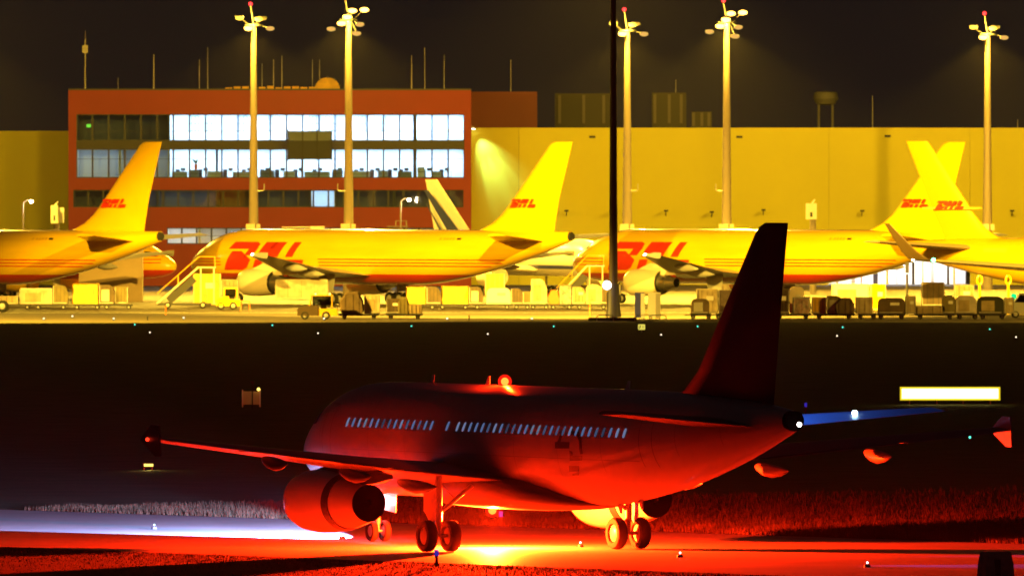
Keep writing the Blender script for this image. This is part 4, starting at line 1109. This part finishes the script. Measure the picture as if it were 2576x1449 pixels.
cargo('box', 290, 322, 722, YG, M_olive, 'olive crate right of the brown topped container', dy=1.5)
cargo('box', 486, 556, 690, 774, M_yellow2, 'large yellow container behind the boarding stairs', z0=.2, dy=6)
cargo('box', 556, 600, 705, 774, M_tan, 'tan container under the nose of the middle freighter', z0=.2, dy=6)
cargo('box', 692, 826, 706, 772, M_pale, 'long pale trailer body behind the engine of the middle freighter', z0=.6, dy=14)
cargo('wrap', 1022, 1073, 722, YG, M_yellow2, 'yellow stack of crates right of the brown container train', cat='pallet')
cargo('uld', 1073, 1110, 722, YG, M_brown, 'brown container between the two yellow crate stacks')
cargo('wrap', 1110, 1180, 720, YG, M_yellow2, 'wide yellow stack of crates under the middle freighter belly', cat='pallet')
cargo('uld', 1180, 1216, 722, YG, M_brown, 'brown container left of the glaring white box')
cargo('box', 1220, 1270, 690, YG, M_yellow2, 'yellow board topped crate above the glaring white box', dy=3.0, z0=1.2)
cargo('dome', 1224, 1284, 725, YG, M_white, 'glaring white rounded box below the yellow crate')
cargo('uld', 1286, 1316, 726, YG, M_brown, 'brown container right of the glaring white box')
cargo('box', 1316, 1336, 734, YG, M_olive, 'narrow olive crate left of the curved pale container')
cargo('uld', 1336, 1376, 702, YG, M_pale, 'pale container with curved side under the white airplane')
cargo('hex', 1378, 1408, 730, YG, M_orange, 'reddish covered heap left of the film wrapped pallet', cat='pallet')
cargo('wrap', 1406, 1438, 717, YG, M_film, 'film wrapped pale pallet below the right boarding stairs', cat='pallet')
cargo('uld', 1440, 1474, 722, YG, M_tan, 'tan container right of the film wrapped pallet')
cargo('dome', 1474, 1512, 716, YG, M_pale, 'rounded pale container close to the dark mast')
cargo('box', 1512, 1546, 712, YG, M_brown, 'brown container partly hidden by the dark mast')
# row at the front, ground line at row 803
YF = 803
cargo('hex', 855, 915, 735, YF, M_brown, 'big brown covered load directly behind the tug', cat='pallet')
cargo('box', 916, 956, 742, YF, M_pale, 'pale container behind the big brown load', dy=.6)
cargo('box', 972, 1008, 752, YF, M_brown, 'brown low container in the middle of the tug train', dy=.4)
cargo('hex', 1000, 1030, 748, YF, M_olive, 'dark olive covered load in the tug train', cat='pallet')
cargo('wrap', 1028, 1062, 766, YF, M_tan, 'tan lumpy load at the end of the tug train', cat='pallet')
for a, b_, l in ((852, 955, 'flat dolly under the big brown load of the tug train'), (970, 1064, 'last flat dolly of the tug train'), (1736, 1790, 'flat dolly under the dark container left of the fin'), (1800, 1850, 'flat dolly partly behind the dark fin edge'),
                 (1948, 2040, 'flat dolly right of the dark fin'), (2046, 2150, 'flat dolly under the olive crates right of the fin'), (2158, 2204, 'flat dolly below the pale crates'), (2206, 2278, 'flat dolly under the big dark container'), (2300, 2404, 'low flat dolly below the beige bundle'), (2406, 2460, 'flat dolly under the greyish dome container'), (2462, 2530, 'flat dolly under the black container at the right')):
    dolly(a, b_, YF, l)
cargo('dome', 1738, 1784, 752, YF, M_brown, 'dark container just left of the dark airliner fin')
cargo('box', 1752, 1806, 728, YF, M_pale, 'pale tall container behind the dark one left of the fin', dy=3)
cargo('box', 1808, 1846, 730, YF, mat('violet_grey', (.22, .17, .16), .5, var=.3, scale=2), 'violet grey tall crate touching the dark fin edge', dy=1.0)
cargo('box', 1950, 1984, 728, YF, M_brown, 'dark brown tall crate at the right edge of the fin', dy=2)
cargo('dome', 1986, 2022, 722, YF, M_cream, 'cream container with curved side right of the dark fin', dy=2.4)
cargo('wrap', 1994, 2038, 748, YF, M_film, 'glossy grey film wrapped pallet right of the fin', cat='pallet')
cargo('box', 2042, 2078, 748, YF, M_yellow2, 'plain yellowish crate right of the film wrapped pallet', dy=.4)
cargo('uld', 2080, 2120, 744, YF, M_olive, 'olive container with slanted side under the belly of the right freighter')
cargo('hex', 2100, 2150, 750, YF, M_brown, 'dark covered load right of the olive container', cat='pallet', dy=-.6)
cargo('wrap', 2152, 2196, 748, YF, M_pale, 'pale wrapped pallet below the bright yellow crate', cat='pallet')
cargo('box', 2190, 2228, 716, 790, M_yellow, 'bright yellow crate in front of the lit gateway', dy=4, z0=.3)
cargo('box', 2092, 2186, 716, 785, M_cream, 'long cream box under the tail of the right freighter', dy=9, z0=.3)
cargo('dome', 2208, 2276, 750, YF, M_brown, 'big dark container in front of the lit gateway')
cargo('box', 2277, 2303, 745, YF, M_pale, 'slim pale crate at the foot of the dark signal post')
cargo('wrap', 2304, 2380, 770, YF, M_tan, 'low long tan bundle on the dolly', cat='pallet')
cargo('dome', 2370, 2403, 744, YF, M_olive, 'dark olive rounded container right of the tan bundle')
cargo('dome', 2404, 2456, 744, YF, mat('frosted_grey', (.45, .40, .38), .4, var=.25, scale=1.5), 'greyish frosted dome container near the right edge')
cargo('dome', 2458, 2524, 746, YF, mat('black_cover', (.02, .022, .012), .7), 'black rounded container near the right edge')
cargo('box', 2526, 2550, 748, YF, M_pale, 'pale slim crate right of the black container')
cargo('box', 2400, 2450, 718, 782, M_tan, 'tan box behind the frosted dome container', dy=6, z0=.3)
cargo('box', 2318, 2376, 712, 780, M_brown, 'brown shelf like crate below the winglet freighter wing', dy=8, z0=.3)

# tug pulling the train
def tug(px0, px1, ytop, yg, body, cabm, label, beacon=True):
    Y = gy(yg); w = (px1 - px0) * Y / F; h = gz(ytop, Y)
    c = empty('baggage_tug', (gx((px0 + px1) / 2, Y), Y, .012))
    hw = w / 2
    MB().prism([(-hw, .35), (-hw, .95), (-hw * .85, 1.12), (-hw * .35, 1.30), (0.02 * w, 1.32), (0.02 * w, .35)], -.85, .85).build('bonnet', body, c, smooth=False)
    MB().prism([(.02 * w, .35), (.02 * w, 1.0), (hw * .98, 1.0), (hw, .8), (hw, .35)], -.8, .8).build('rear_body', cabm, c, smooth=False)
    cab = MB()
    for x, y in ((-.30 * hw, -.78), (-.30 * hw, .78), (.72 * hw, -.78), (.72 * hw, .78)):
        cab.tube((x * (1.0 if x > 0 else 1.35), y, 1.1), (x, y, h - .08), .06)
    cab.box((hw * .2, 0, h - .05), (hw * 1.15, 1.7, .12))
    cb = cab.build('cab_frame', cabm, c)
    MB().box((hw * .2, -.79, (h + 1.2) / 2), (hw * .9, .015, h - 1.4)).build('cab_window', M_glass_dark, cb, smooth=False)
    MB().box((hw * .3, 0, 1.25), (.5, .9, .5)).build('seat', M_dark, cb, smooth=False)
    if beacon:
        for x in (-.1, .6): MB().ball((hw * x, -.5, h + .06), .09).build('beacon', emat('amber', (1, .45, .05), 14), c)
    for x in (-hw * .62, hw * .42):
        for y in (-.74, .74): wheel(c, (x, y, .38), .38, .26, M_grey, 16)
    MB().box((-hw * .96, -.6, .75), (.06, .2, .14)).build('headlight', emat('tug_head', (1, .85, .5), 2.0), c, smooth=False)
    tag(c, label, 'tug')
tug(748, 850, 742, 804, mat('tug_dark', (.07, .05, .03), .4), M_yellow2, 'dark tug with yellow cab pulling a cargo train along the apron edge')
tug(545, 604, 724, 779, M_yellow, M_yellow, 'bright yellow tug left of the middle freighter engine', False)
# wheel of a tractor cut by the picture edge
vt = empty('tow_tractor', (gx(-34, gy(785)), gy(785), .012))
MB().prism([(-2.4, .5), (-2.4, 1.3), (-.6, 1.5), (.9, 1.3), (1.2, .9), (1.2, .5)], -1.0, 1.0).build('body', M_dark, vt, smooth=False)
for x in (-1.5, 1.55):
    for y in (-.95, .95): wheel(vt, (x, y, .56), .56, .4, M_grey, 18)
tag(vt, 'dark tow tractor at the left edge with one black wheel showing', 'tractor')

# boarding stairs
def stairs(px0, px1, ytop, ybot, Y, label, wide=1.6, under=M_dark):
    xa, za, xb, zb_ = gx(px0, Y), max(.5, gz(ybot, Y)), gx(px1, Y), gz(ytop, Y)
    c = empty('boarding_stairs', (xa, Y, 0.012)); dx, dz = xb - xa, zb_ - za
    n = 16
    for s in (-1, 1):
        y = s * wide / 2
        MB().path([(0, y, za), (dx, y, zb_)], .09).build('stringer', M_cream, c)
        MB().path([(0, y, za + 1.0), (dx, y, zb_ + 1.0), (dx + 1.6, y, zb_ + 1.0)], .045).path([(dx + 1.6, y, zb_), (dx + 1.6, y, zb_ + 1.0)], .04).path([(dx * .5, y, za + dz * .5), (dx * .5, y, za + dz * .5 + 1)], .04).build('handrail', M_yellow2, c)
    for k in range(n):
        f = (k + .5) / n
        MB().box((dx * f, 0, za + dz * f), (abs(dx) / n * .95, wide - .1, .05)).build('step', M_steel, c, smooth=False)
    L = math.hypot(dx, dz)
    MB().box((dx * .5 + .35, -wide / 2 + .1, za + dz * .5 - .45), (L * .62, .08, .75), 0, -math.atan2(dz, dx)).build('side_panel', under, c, smooth=False)
    MB().box((dx + .8, 0, zb_ - .05), (1.8, wide, .12)).build('platform', M_steel, c, smooth=False)
    for x in (dx + .2, dx + 1.5):
        for s in (-1, 1): MB().tube((x, s * wide * .4, .45), (x, s * wide * .4, zb_), .06).build('support', M_cream, c)
    MB().box((dx * .65, 0, .42), (abs(dx) * 1.3, 1.5, .2)).build('chassis', M_dark, c, smooth=False)
    for x in (dx * .25, dx * 1.1):
        for s in (-1, 1): wheel(c, (x, s * .7, .33), .33, .22, M_grey, 14)
    tag(c, label, 'stairs')
stairs(396, 500, 672, 768, gy(776), 'mobile boarding stairs rising to the nose of the middle freighter')
stairs(1400, 1478, 668, 750, gy(772), 'grey boarding stairs at the nose of the right freighter', under=M_dark)
# orange stand, posts and signs
os_ = empty('orange_trestle', (gx(617, gy(783)), gy(783), .012))
MB().box((0, 0, .95), (.95, .7, .12)).build('top', M_orange, os_, smooth=False)
for s in (-1, 1):
    for q in (-1, 1): MB().tube((s * .36, q * .25, .9), (s * .45, q * .3, 0), .05).build('leg', M_orange, os_)
tag(os_, 'orange trestle standing beside the yellow tug', 'trestle')
def small_post(px, yb, yt, m, label, r=.06):
    Y = gy(yb); c = MB().tube((0, 0, 0), (0, 0, gz(yt, Y)), r, r, 8).ball((0, 0, gz(yt, Y)), r * 1.6).build('marker_post', m, None, loc=(gx(px, Y), Y, .01))
    tag(c, label, 'post')
small_post(417, 792, 772, M_orange, 'short orange marker post on the apron below the stairs')
small_post(371, 806, 798, M_dark, 'tiny dark marker post at the left apron edge')
small_post(1180, 807, 795, M_dark, 'tiny dark marker post at the apron edge behind the tug train', .05)
small_post(1484, 800, 762, M_orange, 'thin reddish marker post left of the dark mast', .05)
# group at the foot of the dark mast
Yp = gy(806)
rl = empty('round_signal', (gx(1527, Yp), Yp, .01))
MB().tube((0, 0, 0), (0, 0, gz(735, Yp)), .05, .05, 8).build('post', M_pole, rl)
MB().lathe([(-.06, .02), (-.05, .36), (.05, .40), (.1, .38), (.12, .02)], (0, 0, 0), 'y', 20).build('signal_face', emat('signal_glow', (1, .86, .9), 6), rl).location = (0, 0, gz(718, Yp))
tag(rl, 'round glowing signal on a thin post left of the dark mast', 'signal')
mb2 = empty('mast_plinth', (gx(1540, Yp), Yp - 2, 0))
MB().box((0, 0, .14), (4.4, 2.2, .28)).build('slab', M_dark, mb2, smooth=False)
MB().lathe([(.28, .75), (1.2, .62), (3.3, .52), (3.35, .1)], (gx(1543, gy(805)) - gx(1540, Yp), gy(805) - Yp + 2, 0), 'z', 18).build('collar', mat('plinth_blue', (.06, .06, .10), .5), mb2)
tag(mb2, 'dark plinth and collar round the foot of the dark mast', 'plinth')
def panel(px0, px1, y0, yb, m, m2, label):
    Y = gy(yb); w = (px1 - px0) * Y / F; h = gz(y0, Y)
    c = empty('standing_panel', (gx((px0 + px1) / 2, Y), Y, .01))
    MB().prism([(-w / 2, .15), (w / 2, .15), (w * .5, h), (-w * .5, h)], -.06, .06).build('board', m, c, smooth=False)
    MB().box((w * .3, -.07, h * .5), (w * .4, .03, h * .92)).build('stripe', m2, c, smooth=False)
    for s in (-1, 1): MB().tube((s * w * .4, 0, 0), (s * w * .4, 0, .3), .05).build('foot', M_steel, c)
    tag(c, label, 'panel')
panel(1597, 1622, 736, 804, M_blue, M_white, 'blue and white upright panel right of the dark mast')
panel(1630, 1662, 736, 804, M_white, M_grey, 'white and grey upright panel, right one of the pair')
for px, l in ((1522, 'low tubular guard hoop left of the dark mast foot'), (1618, 'low tubular guard hoop before the blue panel'), (1655, 'low tubular guard hoop before the white panel')):
    c = MB().path([(-.75, 0, 0), (-.75, 0, .42), (-.6, 0, .55), (.6, 0, .55), (.75, 0, .42), (.75, 0, 0)], .045).build('guard_hoop', M_steel, None, loc=(gx(px, gy(808)), gy(808), .0))
    tag(c, l, 'hoop')
# yellow posts with loops and the dark signal post at the right
for px, l in ((2465, 'yellow post with oval loop above the black container'), (2537, 'yellow post with oval loop above the last pale crate')):
    Y = gy(790); c = empty('loop_post', (gx(px, Y), Y, .01)); z = gz(716, Y)
    MB().tube((0, 0, 0), (0, 0, z), .12, .12, 10).build('post', M_yellow, c)
    MB().path([(.24 * math.cos(a), 0, z + .42 + .42 * math.sin(a)) for a in [2 * math.pi * k / 16 - math.pi / 2 for k in range(17)]], .085, 8).build('loop', M_yellow, c)
    tag(c, l, 'post')
c = empty('signal_post', (gx(2282, gy(794)), gy(794), .01))
MB().tube((0, 0, 0), (0, 0, gz(690, gy(794))), .10, .13, 10).build('post', M_dark, c)
MB().box((0, 0, gz(674, gy(794))), (.34, .3, 1.0)).build('head', M_dark, c, smooth=False)
tag(c, 'dark signal post right below the green wing light', 'post')
gv = empty('service_van', (gx(2592, gy(800)), gy(800), .012))
MB().prism([(-2.2, .4), (-2.2, 1.3), (-1.6, 1.45), (-1.0, 2.3), (2.2, 2.3), (2.2, .4)], -.95, .95).build('body', M_grey, gv, smooth=False)
MB().prism([(-1.5, 1.45), (-.98, 2.15), (-.3, 2.15), (-.3, 1.45)], -.965, -.955).build('side_window', M_glass_dark, gv, smooth=False)
for x in (-1.4, 1.4):
    for y in (-.85, .85): wheel(gv, (x, y, .34), .34, .22, M_grey, 16)
MB().ball((-1.55, -.4, 2.0), .26).build('green_lamp', emat('van_green', (.0, .75, .22), 1.6), gv)
MB().box((-2.21, -.55, .95), (.04, .4, .3)).build('headlight', emat('van_white', (.7, .85, 1), 3), gv, smooth=False)
tag(gv, 'grey service van with green lamp cut by the right picture edge', 'van')

# ------------------------------------------------------------------ lights and signs in the dark field
def field_light(px, py, col, s, label, grp, r=.07):
    Y = gy(py); k = 'fieldlamp_%d_%d_%d_%g' % (*[int(q * 100) for q in col], s)
    c = empty('taxiway_light', (gx(px, Y), Y, .0))
    MB().lathe([(0, .12), (.10, .10), (.11, .02)], (0, 0, 0), 'z', 10).build('base', M_dark, c)
    MB().ball((0, 0, .17), r).build('lens', emat(k, col, s), c)
    tag(c, label, 'light', grp)
GREEN, WHT, BLU = (.1, 1, .7), (1, .8, .55), (.35, .45, 1)
for px, py in ((339, 821), (685, 823), (1035, 825), (1393, 826), (1755, 826), (2120, 828), (2490, 833), (2440, 1108)):
    field_light(px, py, GREEN, 2.2, 'tiny green taxiway light in the dark field', 'green taxiway lights in the field', .06)
for px, py in ((377, 841), (800, 843), (1227, 845), (1663, 847), (2106, 850), (2556, 853)):
    field_light(px, py, WHT, 3, 'tiny warm white taxiway light in the dark field', 'white taxiway lights in the field', .055)
for px, py in ((110, 806), (182, 800), (286, 806), (462, 804), (815, 806), (1125, 806), (1338, 806)):
    field_light(px, py, (1, .9, .6), 1.8, 'tiny pale light along the apron edge', 'apron edge lights', .09)
for px, py in ((388, 1331), (861, 1356), (1460, 1376), (1711, 1402), (2182, 1427)):
    field_light(px, py, (.6, .95, 1), 5, 'tiny bluish white light set in the red lit taxiway', 'taxiway surface lights', .035)
def edge_marker(px, py, h, label):
    Y = gy(py); c = empty('edge_marker', (gx(px, Y), Y, 0))
    MB().tube((0, 0, 0), (0, 0, h * .62), .055, .055, 10).build('stem', M_dark, c)
    MB().tube((0, 0, h * .62), (0, 0, h), .075, .075, 10).build('sleeve', mat('marker_blue', (.03, .03, .5), .5, emit=(.05, .05, 1), estr=.35), c)
    tag(c, label, 'marker')
edge_marker(1098, 1424, .58, 'blue topped edge marker in front of the left main wheels')
edge_marker(1260, 1322, .55, 'blue edge marker behind the belly lamp of the airliner')
edge_marker(2027, 1040, .6, 'blue edge marker far behind the tail light')

def lit_sign(px0, px1, y0, yb, label):
    Y = gy(yb); w = (px1 - px0) * Y / F; h = gz(y0, Y)
    c = empty('lit_taxiway_sign', (gx((px0 + px1) / 2, Y), Y, 0))
    MB().box((0, 0, (h + .22) / 2), (w, .3, h - .22)).build('case', M_dark, c, smooth=False)
    MB().box((0, -.17, (h + .22) / 2), (w - .26, .03, h - .46)).build('face', emat('sign_face', (1, .80, .20), 6), c, smooth=False)
    MB().box((0, -.155, (h + .22) / 2), (w - .04, .02, h - .26)).build('face_border', emat('sign_border', (1, .74, .02), .95), c, smooth=False)
    for s in (-.4, -.13, .13, .4): MB().tube((w * s, 0, 0), (w * s, 0, .24), .04).build('leg', M_steel, c)
    tag(c, label, 'sign')
lit_sign(2263, 2517, 972, 1017, 'long glaring yellow taxiway sign glowing in the dark field')
Y = gy(1028); c = empty('taxiway_sign_back', (gx(632, Y), Y, 0)); w = 44 * Y / F
MB().box((0, 0, .62), (w, .2, .75)).build('case', M_beige, c, smooth=False)
for s in (-1, 1): MB().box((s * w * .5, -.02, .6), (.07, .26, 1.0)).build('upright', M_steel, c, smooth=False)
MB().ball((w * .42, -.2, 1.12), .09).build('amber_lamp', emat('amber_small', (1, .7, .1), 4), c)
lamp('added_sign_lamp', 'SPOT', (w * .1, -1.6, 1.5), 55, (1, .72, .22), c, target=(0, 0, .75), size=75, blend=.8, soft=.1)  # added spot that brightens the back of the sign
MB().box((w * .1, -1.6, 1.55), (.2, .14, .1)).tube((w * .1, -1.6, 0), (w * .1, -1.6, 1.5), .03).build('added_lamp_bracket', M_dark, c, smooth=False)
tag(c, 'dim beige sign back with an amber lamp in the dark field', 'sign')
Y = gy(826 + 10); c = empty('number_sign', (gx(1614, Y), Y, 0))
MB().box((0, 0, .45), (.62, .12, .5)).build('case', M_dark, c, smooth=False)
MB().box((0, -.07, .45), (.58, .02, .46)).build('face', emat('number_face', (1, .85, .12), .9), c, smooth=False)
for k, (a, b_, dx, dz) in enumerate(((-.14, .56, .16, .05), (-.14, .45, .16, .05), (-.14, .34, .16, .05), (-.08, .51, .05, .1), (-.2, .4, .05, .1), (.12, .45, .06, .26))):
    MB().box((a, -.085, b_), (dx, .01, dz)).build('digit_stroke', M_black, c, smooth=False)
MB().tube((0, 0, 0), (0, 0, .22), .04).build('leg', M_steel, c)
tag(c, 'small yellow number sign in the dark field below the dark mast', 'sign')
# low sign seen edge-on whose face lights a streak of grass
Y = gy(1182); c = empty('low_marker_lamp', (gx(372, Y), Y + .3, 0))
MB().box((0, 0, .22), (.5, .16, .2)).build('case', M_dark, c, smooth=False)
MB().box((.02, -.085, .22), (.42, .02, .12)).build('face', emat('low_face', (1, .75, .12), 2.2), c, smooth=False)
for s in (-.18, .18): MB().tube((s, 0, 0), (s, 0, .14), .03).build('leg', M_steel, c)
lamp('low_sign_light', 'SPOT', (0, -.3, .25), 60, (1, .78, .16), c, direction=(.5, -1, -.12), size=150, blend=.8, soft=.1)
tag(c, 'low yellow lamp lighting a streak of grass left of the airliner', 'lamp')
# concrete marker block at the bottom right
Y = gy(1465); c = empty('concrete_marker', (gx(2505, Y), Y, 0)); h = gz(1386, Y)
MB().loft([[(x * f, y * f, z) for x, y in ((-.55, -.3), (.55, -.3), (.55, .3), (-.55, .3))] for f, z in ((1.0, 0), (.94, h * .6), (.82, h * .96), (.74, h))]).build('block', mat('weathered_concrete', (.30, .27, .24), .85, var=.3, scale=4, bump=.3), c, smooth=False, rz=.5)
MB().box((-.1, -.33, h * .5), (.5, .03, h * .5)).build('face_plate', M_dark, c, smooth=False)
tag(c, 'grey concrete marker block at the bottom right corner', 'marker')

# ------------------------------------------------------------------ grass
def grass(name, n, region, hmin, hmax, seed):
    rng = np.random.default_rng(seed)
    P = np.array([region(rng) for _ in range(n)])
    a = rng.uniform(0, 2 * math.pi, n); h = rng.uniform(hmin, hmax, n) * (0.6 + 0.4 * np.sin(P[:, 0] * .9 + np.sin(P[:, 1] * .5) * 2) ** 2)
    lean = rng.uniform(.05, .45, n) * h; la = rng.uniform(0, 2 * math.pi, n); w = rng.uniform(.010, .022, n)
    V = np.zeros((n, 3, 3)); 
    V[:, 0] = np.stack([P[:, 0] - np.cos(a) * w, P[:, 1] - np.sin(a) * w, np.zeros(n)], 1)
    V[:, 1] = np.stack([P[:, 0] + np.cos(a) * w, P[:, 1] + np.sin(a) * w, np.zeros(n)], 1)
    V[:, 2] = np.stack([P[:, 0] + np.cos(la) * lean, P[:, 1] + np.sin(la) * lean, h], 1)
    me = bpy.data.meshes.new(name)
    me.vertices.add(n * 3); me.vertices.foreach_set('co', V.reshape(-1))
    me.loops.add(n * 3); me.loops.foreach_set('vertex_index', np.arange(n * 3))
    me.polygons.add(n); me.polygons.foreach_set('loop_start', np.arange(n) * 3); me.polygons.foreach_set('loop_total', np.full(n, 3))
    me.update(); me.validate()
    me.materials.append(mat('grass_blade', (.050, .043, .022), .85, spec=.1, var=.6, scale=.6))
    o = bpy.data.objects.new(name, me); COL.objects.link(o)
    return o
def far_side(rng):
    while True:
        v = T1 + .3 + rng.exponential(14); u = rng.uniform(-400, -270)
        x, y = tpt(u, v)
        if abs(x) < 26 and y < 620: return x, y
def near_side(rng):
    while True:
        v = T0 - .3 - rng.exponential(5); u = rng.uniform(-380, -270)
        x, y = tpt(u, v)
        if abs(x) < 24: return x, y
tag(grass('grass', 90000, far_side, .14, .34, 3), 'dry long grass beyond the far edge of the taxiway', 'grass', kind='stuff')
tag(grass('grass', 26000, near_side, .03, .10, 4), 'short grass along the near edge of the taxiway', 'grass', kind='stuff')

# ------------------------------------------------------------------ haze lit by the floodlights
if HAZE_DENSITY > 0:
    hz = MB().box((0, 820, 22), (2400, 1720, 46)).build('haze', None, None, smooth=False)
    m = bpy.data.materials.new('haze'); m.use_nodes = True
    nt = m.node_tree; nt.nodes.clear()
    o = nt.nodes.new('ShaderNodeOutputMaterial'); v = nt.nodes.new('ShaderNodeVolumePrincipled')
    v.inputs['Color'].default_value = (.9, .9, .9, 1); v.inputs['Density'].default_value = HAZE_DENSITY
    v.inputs['Anisotropy'].default_value = 0.2
    nt.links.new(v.outputs[0], o.inputs['Volume'])
    hz.data.materials.append(m)
    tag(hz, 'thin night haze over the airfield', 'haze', kind='stuff')
